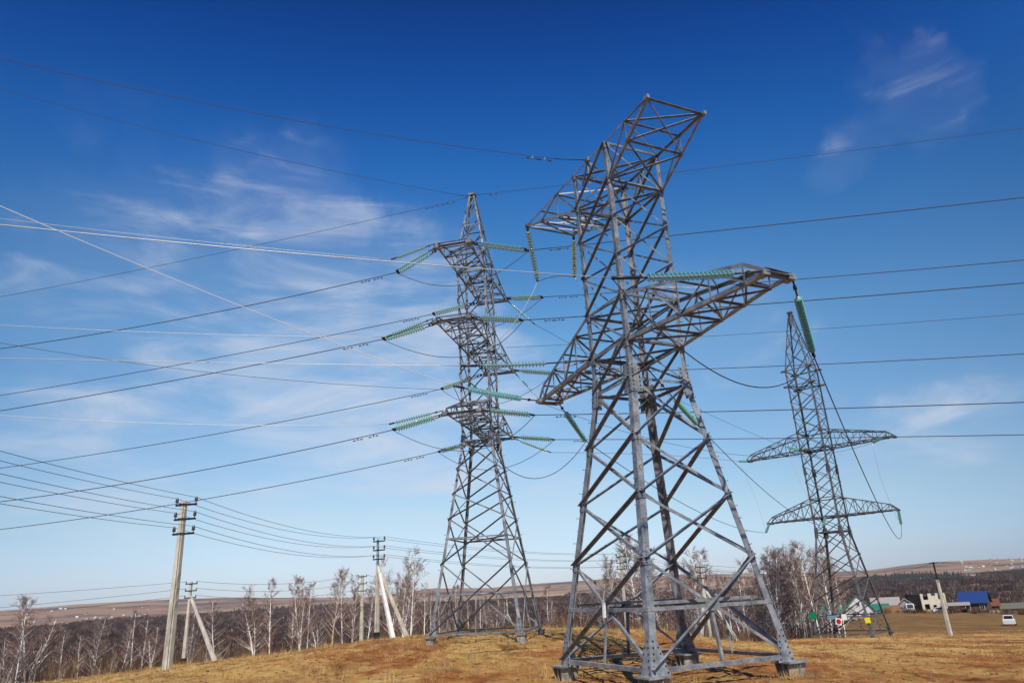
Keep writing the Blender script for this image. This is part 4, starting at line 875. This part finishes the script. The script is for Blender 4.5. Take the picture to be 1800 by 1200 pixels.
# slim trunks filling the groves
for n_, (a0, a1, r0, r1_, h0, h1_, lab, grp) in {16: (4, 21.5, 84, 125, 5, 8.5, 'white-trunked birch in the grove behind the large pylon', 'birches behind the large pylon'), 5: (-19, -7, 82, 110, 4.5, 7.5, 'bare white birch in the row on the left grassy ridge', 'birches on the left ridge'), 14: (17, 22, 84, 115, 6.5, 10, 'bare birch in the dense clump left of the distant pylon', 'birches beside the distant pylon'), 6: (-34, -20, 70, 100, 4, 6.5, 'thin bare birch in the low brush left of the tall cream pole', 'birches left of the tall cream pole'), 6: (-6, 3, 90, 120, 4.5, 6.5, 'low birch seen between the legs of the slender pylon', 'birches behind the slender pylon')}.items():
    for k in range(n_):
        a = R(rb.uniform(a0, a1)); r_ = rb.uniform(r0, r1_); birch(r_ * math.sin(a), r_ * math.cos(a), rb.uniform(h0, h1_), lab, grp)

# ------------------------------------------------------------------ woodland, brush, grass (uncountable)
def clumps(name, pts, hs, ws, nb, mats, probs, seed, bw, tilt=.55, pale=0.0):
    rg = np.random.RandomState(seed); n = len(pts); N_ = n * nb
    base = np.repeat(pts, nb, 0); H = np.repeat(hs, nb) * rg.uniform(.45, 1.1, N_); W = np.repeat(ws, nb); B = np.repeat(bw, nb)
    a = rg.uniform(0, 2 * np.pi, N_); rr = W * np.sqrt(rg.rand(N_)) * .5
    p = base + np.stack([rr * np.cos(a), rr * np.sin(a), -.1 * np.ones(N_)], -1)
    ta = a + rg.normal(0, .8, N_); tl = rg.uniform(0, tilt, N_) * H
    top = p + np.stack([tl * np.cos(ta), tl * np.sin(ta), H], -1)
    # branchy blades: a thin stem triangle plus a side twig half way up
    az = np.arctan2(p[:, 0], p[:, 1]) + rg.normal(0, .6, N_); sd_ = np.stack([np.cos(az), -np.sin(az), np.zeros(N_)], -1) * (B * rg.uniform(.6, 1.3, N_) / 2)[:, None]
    mid = p * .55 + top * .45; t2_ = mid + (top - p) * rg.uniform(.25, .5, N_)[:, None] + np.stack([np.cos(ta + 2), np.sin(ta + 2), np.zeros(N_)], -1) * (W * rg.uniform(.1, .35, N_))[:, None]
    V = np.concatenate([p - sd_, p + sd_, top, mid - sd_ * .6, mid + sd_ * .6, t2_], 0); i = np.arange(N_)
    F = np.concatenate([np.stack([i, i + N_, i + 2 * N_], -1), np.stack([i + 3 * N_, i + 4 * N_, i + 5 * N_], -1)], 0)
    mc = rg.choice(len(probs), n, p=probs); mi = np.repeat(mc, nb)
    if pale: mi = np.where(rg.rand(N_) < pale, len(mats) - 1, mi)
    me = tri_mesh(name, V, F, np.concatenate([mi, mi]), mats); o = bpy.data.objects.new(name, me); COL.objects.link(o); return o
def scatter(n, a0, a1, r0, r1_, seed, pw=.5):
    rg = np.random.RandomState(seed); a = np.radians(rg.uniform(a0, a1, n)); r_ = (r0 ** (1 / pw) + rg.rand(n) * (r1_ ** (1 / pw) - r0 ** (1 / pw))) ** pw
    x, y = r_ * np.sin(a), r_ * np.cos(a); return x, y, r_, np.degrees(a)
WM = [M['brush1'], M['brush2'], M['brush3'], M['brush5'], M['brush4']]
x, y, r_, a_ = scatter(9000, -44, 46, 80, 320, 11); keep = r_ > field_edge(a_) * 1.10
x, y, r_ = x[keep], y[keep], r_[keep]; rgn = np.random.RandomState(1); pn = vnoise(x * .03, y * .03, 2)
hs = (2.2 + 2.6 * rgn.rand(len(x)) + 2.0 * pn) * np.interp(r_, [80, 110, 160], [.55, .8, 1.1])
o = clumps('woodland', np.stack([x, y, terrain(x, y)], -1), hs, np.full(len(x), 2.6), 13, WM, [.50, .38, .07, .05, 0], 2, .035 + r_ * .00045, .4, pale=.015)
setp(o, 'bare red-brown woodland filling the near valley behind the poles', 'woodland', None, 'stuff')
x, y, r_, a_ = scatter(12000, -44, 46, 300, 1350, 12, .62); pn = vnoise(x * .008, y * .008, 3)
cl = pn > -.38; x, y, r_, pn = x[cl], y[cl], r_[cl], pn[cl]
o = clumps('woodland', np.stack([x, y, terrain(x, y)], -1), 4.5 + 3 * pn + 3 * rgn.rand(len(x)), 4 + r_ * .004, 12, WM, [.36, .46, .15, .03, 0], 3, .10 + r_ * .0006, .35, pale=.02)
setp(o, 'distant dark bare woodland covering the far valley floor', 'woodland', None, 'stuff')
x, y, r_, a_ = scatter(16000, -44, 46, 1250, 2350, 22, .6); pn = vnoise(x * .004, y * .004, 5); cl = pn + .25 * np.clip((2000 - r_) / 500, -1, 1) > -.12; x, y, r_, pn = x[cl], y[cl], r_[cl], pn[cl]
o = clumps('woodland', np.stack([x, y, terrain(x, y)], -1), 8 + 4 * pn + 4 * rgn.rand(len(x)), np.full(len(x), 16.), 11, [M['brush1'], M['brush2'], M['brush3'], M['brush5']], [.28, .40, .30, .02], 8, np.full(len(x), 2.2), .3)
setp(o, 'dim lilac-brown woodland band below the far fields', 'woodland', None, 'stuff')
x, y, r_, a_ = scatter(9000, -44, 46, 1500, 2500, 13, .7); pn = vnoise(x * .003 + 7, y * .003, 1) + .12 * np.clip((2000 - r_) / 400, -1, 1); cl = pn > .10; x, y, r_ = x[cl], y[cl], r_[cl]
V = []; F = []; zz = terrain(x, y); rgp = np.random.RandomState(4); k6 = np.arange(5) * 2 * np.pi / 5
for i in range(len(x)):
    h = rgp.uniform(10, 17); w = h * .24; o_ = len(V)
    for lv_, (f0, wf) in enumerate(((.08, 1), (.45, .62))):
        b_ = len(V)
        for k in k6: V.append((x[i] + w * wf * math.cos(k + lv_), y[i] + w * wf * math.sin(k + lv_), zz[i] + h * f0))
        V.append((x[i], y[i], zz[i] + h * (.72 + .28 * lv_)))
        for k in range(5): F.append((b_ + k, b_ + (k + 1) % 5, b_ + 5))
o = bpy.data.objects.new('pine_wood', tri_mesh('pine_wood', V, F, np.zeros(len(F)), [M['pine']])); COL.objects.link(o)
setp(o, 'dark pine belt along the foot of the far fields', 'woodland', None, 'stuff')
# golden scrub on the near edge of the slope
x, y, r_, a_ = scatter(1500, -36, 23, 44, 110, 14); e_ = field_edge(a_); keep = (r_ > e_ * .97) & (r_ < e_ * 1.35); x, y, r_ = x[keep], y[keep], r_[keep]
o = clumps('scrub', np.stack([x, y, terrain(x, y)], -1), .9 + 1.5 * rgn.rand(len(x)), np.full(len(x), 1.6), 16, WM, [.25, .1, .25, .38, .02], 5, np.full(len(x), .03), .5, pale=.04)
setp(o, 'golden brown scrub along the edge of the grassy hilltop', 'scrub', None, 'stuff')
# dry grass
x, y, r_, a_ = scatter(170000, -37, 37, 20, 105, 15, .8); e_ = field_edge(a_); gm = vnoise(x * .22, y * .22, 1) + .7 * vnoise(x * .7, y * .7, 2); bare = np.clip(1.15 - np.hypot(x - 4, (y - 23) * 1.1) / 16, 0, .9) + .55 * (vnoise(x * .16, y * .3, 3) > .08); keep = (r_ < e_ * 1.05) & (gm > -.06) & (rgn.rand(len(x)) > bare)
x, y, r_ = x[keep], y[keep], r_[keep]
o = clumps('dry_grass', np.stack([x, y, terrain(x, y)], -1), .07 + .16 * rgn.rand(len(x)) ** 2, np.full(len(x), .3), 4, [M['grass1'], M['grass2'], M['grass3']], [.55, .35, .10], 6, .010 + r_ * .00022, .9)
setp(o, 'short dry tawny grass growing over the hilltop', 'grass', None, 'stuff')
x, y, r_, a_ = scatter(3600, -37, 37, 22, 80, 16, .8); gm = vnoise(x * .12, y * .12, 4); keep = gm > -.05; x, y, r_ = x[keep], y[keep], r_[keep]
fx, fy = [], []
for T_ in (T1, T2, T3):
    for sx in (-1, 1):
        for sy in (-1, 1):
            p_ = T_.world(T_.P(sx, sy, 0))
            for q in range(26): aa = rb.uniform(0, 6.28); rr_ = rb.uniform(.4, 1.3); fx.append(p_.x + rr_ * math.cos(aa)); fy.append(p_.y + rr_ * math.sin(aa))
for k_ in ('p1', 'p2', 'sm1', 'mid', 'rp'):
    for q in range(16): aa = rb.uniform(0, 6.28); rr_ = rb.uniform(.25, .9); fx.append(PO[k_][0] + rr_ * math.cos(aa)); fy.append(PO[k_][1] + rr_ * math.sin(aa))
x = np.concatenate([x, fx]); y = np.concatenate([y, fy])
o = clumps('weeds', np.stack([x, y, terrain(x, y)], -1), .16 + .42 * rgn.rand(len(x)) ** 2, np.full(len(x), .42), 14, [M['grass3'], M['grass2'], M['grass1']], [.4, .35, .25], 7, np.full(len(x), .014), .6)
setp(o, 'dead upright weeds scattered over the brown earth', 'weeds', None, 'stuff')
# pebbles and clods
x, y, r_, a_ = scatter(9000, -36, 36, 21, 62, 17, .8); V = []; F = []; mi = []; zz = terrain(x, y)
for i in range(len(x)):
    s_ = rgp.uniform(.02, .065) * (2.0 if rgp.rand() < .04 else 1); o_ = len(V); v0 = [(1, 0, 0), (0, 1, 0), (-1, 0, 0), (0, -1, 0), (0, 0, .8), (0, 0, -.6)]
    for q in v0: V.append((x[i] + q[0] * s_ * rgp.uniform(.6, 1.3), y[i] + q[1] * s_ * rgp.uniform(.6, 1.3), zz[i] + q[2] * s_ * rgp.uniform(.5, 1)))
    for f in ((0, 1, 4), (1, 2, 4), (2, 3, 4), (3, 0, 4), (1, 0, 5), (2, 1, 5), (3, 2, 5), (0, 3, 5)): F.append((o_ + f[0], o_ + f[1], o_ + f[2])); mi.append(0 if rgp.rand() < .04 else 1)
M['clod'] = mat('earth_clod', (0.20, 0.085, 0.03), 0.95, vary=.3)
o = bpy.data.objects.new('pebbles', tri_mesh('pebbles', V, F, mi, [M['stone'], M['clod']])); COL.objects.link(o); setp(o, 'loose stones and clods on the bare earth', 'stones', None, 'stuff')

# ------------------------------------------------------------------ houses, sheds, cars
def house(name, x, y, label, cat='house', turn=0.0, group=None):
    return empty(name, (x, y, tz(x, y) - .1), -math.atan2(x, y) + turn, label, cat, group)
def gable(e, ox, oy, w, d, hw_, hr, wallm, roofm, axis='y', over=.35):
    """gable block: ridge along local y (gable towards the viewer) or x"""
    mb = MB()
    if axis == 'y': prof = [(-w / 2, 0), (w / 2, 0), (w / 2, hw_), (0, hr), (-w / 2, hw_)]; mb.extrude(prof, Vector((ox, oy - d / 2, 0)), Vector((ox, oy + d / 2, 0)), Vector((1, 0, 0)), Vector((0, 0, 1)))
    else: prof = [(-d / 2, 0), (d / 2, 0), (d / 2, hw_), (0, hr), (-d / 2, hw_)]; mb.extrude(prof, Vector((ox - w / 2, oy, 0)), Vector((ox + w / 2, oy, 0)), Vector((0, 1, 0)), Vector((0, 0, 1)))
    mb.build('wall', M[wallm], e); rf = MB(); b = w if axis == 'y' else d; L_ = d if axis == 'y' else w
    sl = (hr - hw_) / (b / 2)
    for k in (-1, 1):
        pr = [(0, hr + .02), (k * (b / 2 + over), hw_ - sl * over + .02), (k * (b / 2 + over), hw_ - sl * over + .16), (0, hr + .18)]
        if axis == 'y': rf.extrude(pr, Vector((ox, oy - L_ / 2 - over, 0)), Vector((ox, oy + L_ / 2 + over, 0)), Vector((1, 0, 0)), Vector((0, 0, 1)))
        else: rf.extrude(pr, Vector((ox - L_ / 2 - over, oy, 0)), Vector((ox + L_ / 2 + over, oy, 0)), Vector((0, 1, 0)), Vector((0, 0, 1)))
    ns = int((L_ + 2 * over) / .55)
    for q in range(ns + 1):
        yy = -L_ / 2 - over + q * (L_ + 2 * over) / max(ns, 1)
        for k in (-1, 1):
            pr = [(0, hr + .19), (k * (b / 2 + over), hw_ - sl * over + .165), (k * (b / 2 + over), hw_ - sl * over + .21), (0, hr + .235)]
            if axis == 'y': rf.extrude(pr, Vector((ox, oy + yy - .02, 0)), Vector((ox, oy + yy + .02, 0)), Vector((1, 0, 0)), Vector((0, 0, 1)))
            else: rf.extrude(pr, Vector((ox + yy - .02, oy, 0)), Vector((ox + yy + .02, oy, 0)), Vector((0, 1, 0)), Vector((0, 0, 1)))
    return rf.build('roof', M[roofm], e)
def chimney(e, roof, x, y, z, h):
    mb = MB(); mb.box((x, y, z), (.5, .5, h)); mb.box((x, y, z + h / 2 + .05), (.62, .62, .1)); mb.build('chimney', M['roof_r'], roof)
def window(e, x, y, z, w, h):
    mb = MB(); f = .1
    for (cx, cz, sx, sz) in ((0, h / 2, w + 2 * f, f), (0, -h / 2, w + 2 * f, f), (-w / 2, 0, f, h), (w / 2, 0, f, h), (0, 0, .06, h)): mb.box((x + cx, y - .05, z + cz), (sx, .12, sz))
    fr = mb.build('window', M['wall_w'], e); m2 = MB(); m2.box((x, y - .02, z), (w, .06, h)); m2.build('pane', M['win'], fr)
e = house('house', 98.6, 230.2, 'white house with green gabled metal roofs behind the base of the distant pylon')
rf_ = gable(e, 1.6, 0, 7.2, 9, 3.6, 7.0, 'wall_w', 'roof_g', 'y'); chimney(e, rf_, 3.2, 1.5, 6.4, 1.6); gable(e, 7.4, .8, 4.6, 6, 2.9, 4.3, 'wall_w', 'roof_g', 'x'); gable(e, -5.2, 1.0, 6.6, 7, 2.7, 5.0, 'wall_w', 'roof_g', 'x')
for wx in (.1, 3.1): window(e, wx, -4.5, 1.9, 1.1, 1.4)
window(e, 1.6, -4.5, 4.7, .9, 1.1); window(e, 7.4, -2.2, 1.6, 1.2, 1.2); window(e, -5.5, -2.5, 1.4, 1.2, 1.1)
e = house('shed', 111.5, 236, 'low shed with a broad pale grey roof right of the green-roofed house', 'shed'); gable(e, 0, 0, 7.5, 7, 2.6, 4.6, 'wall_d', 'roof_s', 'x')
mb = MB(); mb.box((0, -3.55, 1.0), (1.1, .1, 2.0)); mb.build('door', M['wall_o'], e)
e = house('shed', 115.0, 231, 'small pale gabled shed between the grey roof and the unfinished block house', 'shed'); gable(e, 0, 0, 4.6, 5, 2.2, 4.0, 'roof_s', 'roof_s', 'y'); mb = MB(); mb.box((0, -2.55, 1.0), (1.0, .1, 2.0)); mb.build('door', M['wall_d'], e)
e = house('fence', 101.5, 211.8, 'short orange-brown plank fence beside the distant pylon base', 'fence'); mb = MB()
for k in range(16): mb.box((-2.1 + k * .28, 0, .9), (.25, .05, 1.8 + .1 * (k % 3)))
mb.build('planks', M['wall_o'], e); mb = MB()
for k in (-2, 0, 2): mb.box((k, .1, .9), (.12, .12, 1.9))
mb.build('post', M['wall_d'], e)
# unfinished block house
e = house('unfinished_house', 121.0, 230.4, 'roofless two-storey pale block house with empty window holes', turn=.5)
W_, D_, H_, T_ = 7.4, 8.5, 5.6, .35
fw = MB(); ops = [(-2.2, 1.2, 1.5, 1.5), (.1, 1.5, 1.0, .9), (2.3, 1.2, 1.5, 1.5), (-2.2, 3.9, 1.5, 1.7), (.2, 4.9, 1.2, .7), (2.3, 3.9, 1.5, 1.7)]
def wall_with_holes(mb, w, h, ops, y, t):
    xs = sorted({-w / 2, w / 2} | {o[0] - o[2] / 2 for o in ops} | {o[0] + o[2] / 2 for o in ops}); zs_ = sorted({0, h} | {o[1] for o in ops} | {min(h, o[1] + o[3]) for o in ops})
    for xa, xb in zip(xs[:-1], xs[1:]):
        for za, zb in zip(zs_[:-1], zs_[1:]):
            cx, cz = (xa + xb) / 2, (za + zb) / 2
            if any(abs(cx - o[0]) < o[2] / 2 and o[1] < cz < o[1] + o[3] for o in ops): continue
            mb.box((cx, y, cz), (xb - xa, t, zb - za))
wall_with_holes(fw, W_, H_, ops, -D_ / 2, T_); fw.build('front_wall', M['wall_p'], e)
for k in (-1, 1):  # left side wall takes a darker material than the other walls
    sw = MB(); sw.box((k * (W_ / 2 - T_ / 2), T_ / 2 + .002, H_ / 2), (T_, D_ - T_, H_ - .3)); sw.build('side_wall', M['wall_d' if k < 0 else 'wall_p'], e); bw_ = MB(); bw_.box((0, D_ / 2 - T_ / 2, H_ / 2 - .2), (W_ - 2 * T_ - .01, T_, H_ - .4)); bw_.build('back_wall', M['wall_p'], e); fl = MB(); fl.box((0, 0, 2.75), (W_ - 2 * T_ - .02, D_ - 2 * T_ - .02, .22)); fl.build('floor_slab', M['wall_p'], e); fl = MB(); fl.box((0, 0, H_ - .55), (W_ - 2 * T_ - .02, D_ - 2 * T_ - .02, .2)); fl.build('light_block_slab', M['roof_s'], e)  # top slab is added to keep light out behind the window holes
e = house('house', 127.6, 216.6, 'dark timber house under a large bright blue sheet roof', turn=-.15)
rf_ = gable(e, 0, 0, 6.4, 7, 3.0, 5.6, 'wall_d', 'roof_b', 'x', .5); chimney(e, rf_, 1.6, .8, 5.6, 1.3); window(e, -1.5, -3.5, 1.6, 1.1, 1.2); window(e, 2.0, -3.5, 1.6, 1.1, 1.2)
e = house('lean_to', 120.0, 213.5, 'open lean-to with a flat pale roof in front of the blue roof', 'shed'); mb = MB()
for k in (-3, 0, 3):
    for q in (-1.6, 1.6): mb.box((k, q, 1.1), (.14, .14, 2.2))
mb.build('post', M['wall_d'], e); mb = MB(); mb.box((0, 0, 2.3), (7.4, 4.2, .14), rot=Matrix.Rotation(.16, 3, 'X')); mb.build('roof', M['roof_s'], e)
e = house('barn', 146, 224, 'long low barn with a grey-green roof at the right edge', 'barn', turn=.2); gable(e, 0, 0, 22, 6, 1.7, 3.0, 'wall_d', 'roof_m', 'x'); mb = MB(); mb.box((-3, -3.05, .8), (2.0, .1, 1.6)); mb.build('door', M['wall_d'], e)
e = house('shed', 137, 226, 'small rusty-roofed hut between the blue roof and the long barn', 'shed'); gable(e, 0, 0, 5, 5, 2.2, 3.8, 'wall_d', 'roof_r', 'x'); mb = MB(); mb.box((0, -2.55, .95), (.9, .1, 1.9)); mb.build('door', M['wall_o'], e)
# yard clutter beside the blue roof
rc = random.Random(3)
for k, (x, y, lab, nm) in enumerate(((129.6, 211.5, 'low stack of pale boards in the yard right of the blue roof', 'board_stack'), (133.5, 211.5, 'heap of dark firewood in the yard near the rusty hut', 'firewood_heap'), (117.0, 214.0, 'stack of pale blocks in front of the unfinished block house', 'block_stack'), (107.0, 213.8, 'thin stack of boards lying by the plank fence', 'board_stack'))):
    e = house(nm, x, y, lab, nm.replace('_', ' '), rc.uniform(-.4, .4)); mb = MB()
    if nm == 'firewood_heap':
        for q in range(60):
            zz = .1 + .9 * rc.random() ** 1.6; xx = rc.uniform(-1.5, 1.5) * (1.05 - zz); mb.tube([Vector((xx, -.35, zz)), Vector((xx + rc.uniform(-.1, .1), .35, zz + rc.uniform(-.05, .05)))], rc.uniform(.06, .1), 6)
        mb.build('logs', M['wall_d'], e)
    else:
        for q in range(5 if nm != 'block_stack' else 4):
            for j in range(4): mb.box((rc.uniform(-.1, .1) + (j - 1.5) * .0 , (j - 1.5) * .31, .15 + q * (.13 if nm != 'block_stack' else .26)), (rc.uniform(2.4, 3.0) if nm != 'block_stack' else 1.6, .28, .11 if nm != 'block_stack' else .24))
        mb.build('pile', M['wall_p'] if k != 3 else M['concrete'], e)
x, y, r_, a_ = scatter(420, 22.5, 35, 215, 300, 31, .6); keep = (vnoise(x * .06, y * .06, 2) > .02); x, y = x[keep], y[keep]
o = clumps('scrub', np.stack([x, y, terrain(x, y)], -1), .7 + 1.4 * rgn.rand(len(x)), np.full(len(x), 1.5), 14, WM, [.35, .3, .15, .2, 0], 9, np.full(len(x), .1), .5)
setp(o, 'dark bare bushes and rank weeds round the far houses', 'scrub', None, 'stuff')
def car(name, x, y, label, paint, turn, L_=4.1, W_=1.7, H_=1.45, van=False, cat='car'):
    e = empty(name, (x, y, tz(x, y)), turn, label, cat)
    if van: prof = [(-L_ / 2, .35), (L_ / 2, .35), (L_ / 2, .95), (L_ / 2 - .5, 1.1), (L_ / 2 - 1.1, H_), (-L_ / 2 + .06, H_), (-L_ / 2, H_ - .15)]
    else: prof = [(-L_ / 2, .32), (L_ / 2, .32), (L_ / 2, .72), (L_ / 2 - .2, .86), (L_ / 2 - 1.15, .95), (-L_ / 2 + .35, .98), (-L_ / 2, .92)]
    mb = MB(); k = len(prof); vs = []
    for sy, ins in ((-1, .12), (-1, 0), (1, 0), (1, .12)):
        pass
    ring = [(-W_ / 2, .93), (-W_ / 2 + .06, 1.0), (W_ / 2 - .06, 1.0), (W_ / 2, .93)]
    for yy, sc_ in ring: vs += [Vector((px_ * (1 if sc_ == 1 else .985), yy, .3 + (pz_ - .3) * sc_)) for px_, pz_ in prof]
    fs = [(j * k + i, j * k + (i + 1) % k, (j + 1) * k + (i + 1) % k, (j + 1) * k + i) for j in range(3) for i in range(k)] + [tuple(range(k))[::-1], tuple(range(3 * k, 4 * k))]
    mb.add(vs, fs); mb.build('body', M[paint], e)
    if not van:
        cb = [(-L_ / 2 + .25, .96), (L_ / 2 - 1.2, .94), (L_ / 2 - 1.85, H_), (-L_ / 2 + .75, H_)]
        m2 = MB(); m2.add([Vector((a, s_ * (W_ / 2 - .1 - (.12 if b > 1.2 else 0)), b)) for s_ in (-1, 1) for a, b in cb], [(0, 1, 2, 3)[::-1], (4, 5, 6, 7), (0, 1, 5, 4), (1, 2, 6, 5), (3, 7, 6, 2), (0, 4, 7, 3)]); rfm = m2.build('cabin', M[paint], e)
        for nm_, q in (('rear_window', [(-L_ / 2 + .31, .99), (-L_ / 2 + .70, H_ - .06)]), ('windscreen', [(L_ / 2 - 1.26, .99), (L_ / 2 - 1.80, H_ - .06)])):
            (a, b), (c2, d2) = q; sg = -1 if nm_ == 'rear_window' else 1
            m3 = MB(); wv = W_ / 2 - .2; vv = [Vector((a + sg * .02, -wv, b)), Vector((a + sg * .02, wv, b)), Vector((c2 + sg * .02, wv - .1, d2)), Vector((c2 + sg * .02, -wv + .1, d2))]; plate(m3, vv, Vector((sg, 0, .6)), .02); m3.build(nm_, M['win'], e)
        for s_ in (-1, 1):
            m3 = MB(); yv = s_ * (W_ / 2 - .085); plate(m3, [Vector((-L_ / 2 + .55, yv, 1.0)), Vector((L_ / 2 - 1.4, yv, 1.0)), Vector((L_ / 2 - 1.85, yv - s_ * .1, H_ - .08)), Vector((-L_ / 2 + .8, yv - s_ * .1, H_ - .08))], Vector((0, s_, .25)), .015); m3.build('side_window', M['win'], e)
    else:
        m3 = MB(); plate(m3, [Vector((L_ / 2 - .52, -W_ / 2 + .15, 1.15)), Vector((L_ / 2 - .52, W_ / 2 - .15, 1.15)), Vector((L_ / 2 - 1.02, W_ / 2 - .2, H_ - .1)), Vector((L_ / 2 - 1.02, -W_ / 2 + .2, H_ - .1))], Vector((.85, 0, .5)), .05); m3.build('windscreen', M['win'], e)
    for sx in (-1, 1):
        for sy in (-1, 1):
            m3 = MB(); m3.tube([Vector((sx * L_ * .3, sy * (W_ / 2 - .16), .31)), Vector((sx * L_ * .3, sy * (W_ / 2 + .01), .31))], .31, 14, smooth=False); m3.build('wheel', M['rubber'], e)
    return e
car('parked_car', 79.66, 127.1, 'small white car parked in the open field at the right edge', 'paint_w', math.pi / 2 - .58, W_=1.75, H_=1.6)
car('parked_car', 118.2, 218.0, 'white car in front of the unfinished block house', 'paint_w', -.4)
car('parked_car', 104.8, 213.5, 'dark grey car by the plank fence', 'paint_g', -.3)
car('parked_van', 110.0, 218.9, 'white van parked left of the unfinished block house', 'paint_w', -math.pi / 2 - .35, L_=4.6, W_=2.0, H_=2.3, van=True, cat='van')
# village houses far away
rv = random.Random(9)
def village(n, a0, a1, r0, r1_, lab, grp):
    for k in range(n):
        a = R(rv.uniform(a0, a1)); r_ = rv.uniform(r0, r1_); x, y = r_ * math.sin(a), r_ * math.cos(a)
        e = house('village_house', x, y, lab, 'house', rv.uniform(-.6, .6), grp); w = rv.uniform(5, 8.5)
        gable(e, 0, 0, w, rv.uniform(5, 8), 3, 5.5, rv.choice(['wall_w', 'wall_w', 'wall_p']), rv.choice(['roof_s', 'roof_s', 'roof_r', 'wall_w']), rv.choice('xy'), .3)
village(24, -34.6, -26.6, 2350, 3400, 'tiny white house of the village on the far left slope', 'houses of the far left village')
village(34, 30.2, 34.2, 2700, 3700, 'tiny pale house of the village on the far right hillside', 'houses of the far right village')

# ------------------------------------------------------------------ plates on the towers
def sign(T, local, w, h, n, mats, label, shape='rect', rot=0.0, cat='sign'):
    p = T.world(local); e = empty('sign_plate', p, T.yaw, label, cat)
    n = Vector(n).normalized(); u = Vector((0, 0, 1)).cross(n).normalized(); v = Vector((0, 0, 1))
    if rot: u, v = u * math.cos(rot) + v * math.sin(rot), v * math.cos(rot) - u * math.sin(rot)
    mb = MB(); plate(mb, [u * a * w / 2 + v * b * h / 2 for a, b in ((-1, -1), (1, -1), (1, 1), (-1, 1))], n, .012); mb.build('board', M[mats[0]], e)
    if len(mats) > 1:
        m2 = MB(); k = 8 if shape == 'oct' else 12; plate(m2, [n * .012 + u * math.cos(2 * math.pi * (i + .5) / k) * w * .40 + v * math.sin(2 * math.pi * (i + .5) / k) * h * .40 for i in range(k)], n, .008); m2.build('emblem', M[mats[1]], e)
    return e
w3 = hw3(1.56)
sign(T3, (-w3 - .02, -w3 - .16, 1.72), .58, .62, (0, -1, 0), ('sg_green',), 'green plate at the left leg of the distant pylon', rot=.12)
sign(T3, (-w3 + 2 * w3 * .36, -w3 - .16, 1.55), .85, .32, (0, -1, 0), ('sg_blue',), 'pale blue plate on the low horizontal bar of the distant pylon')
sign(T3, (-w3 + 2 * w3 * .47, -w3 - .2, 1.18), .56, .56, (0, -1, 0), ('sg_white', 'sg_red'), 'tilted white plate with a red octagon on the distant pylon', 'oct', -.2)
sign(T3, (-w3 + 2 * w3 * .585, -w3 - .16, 1.55), .46, .5, (0, -1, 0), ('sg_white',), 'plain white square plate on the low bar of the distant pylon')
sign(T3, (w3 + .02, -w3 - .2, 1.25), .46, .46, (0, -1, 0), ('sg_yel',), 'bright yellow plate at the right front leg of the distant pylon', rot=.05)
w1 = mw(1.7)
sg = MB(); pts = [(-.10, -.18), (.10, -.22), (.12, .16), (-.06, .2)]
e = empty('paper_tag', T1.world((-w1 + 2 * w1 * .56, -w1 - .2, 1.74)), T1.yaw, 'white paper tag tied to the low bar of the large near pylon', 'sign')
for i in range(6):
    a0, a1 = i / 6, (i + 1) / 6
    f = lambda a: Vector((-.11 + .22 * a, -.05 * math.sin(a * 3), 0))
    sg.add([f(a0) + Vector((0, 0, -.22 - .03 * a0)), f(a1) + Vector((0, 0, -.22 - .03 * a1)), f(a1) + Vector((.03, 0, .2)), f(a0) + Vector((.03, 0, .2))], [(0, 1, 2, 3)])
    sg.add([f(a0) + Vector((0, .006, -.22 - .03 * a0)), f(a1) + Vector((0, .006, -.22 - .03 * a1)), f(a1) + Vector((.03, .006, .2)), f(a0) + Vector((.03, .006, .2))], [(3, 2, 1, 0)])
sg.build('sheet', M['sg_white'], e)

# ------------------------------------------------------------------ air between here and the far hills
hm = bpy.data.materials.new('haze_air'); hm.use_nodes = True; N, L = nodes_of(hm.node_tree)
ho = N('ShaderNodeOutputMaterial'); hv = N('ShaderNodeVolumePrincipled'); hv.inputs['Color'].default_value = (.80, .87, 1.0, 1); hv.inputs['Density'].default_value = 0.00005; hv.inputs['Anisotropy'].default_value = 0.2
L(hv.outputs[0], ho.inputs['Volume'])
mb = MB(); mb.box((0, 0, 60), (10900, 10900, 260)); hz = mb.build('haze', hm); setp(hz, 'thin bluish air lying over the wide valley', 'haze', None, 'stuff')
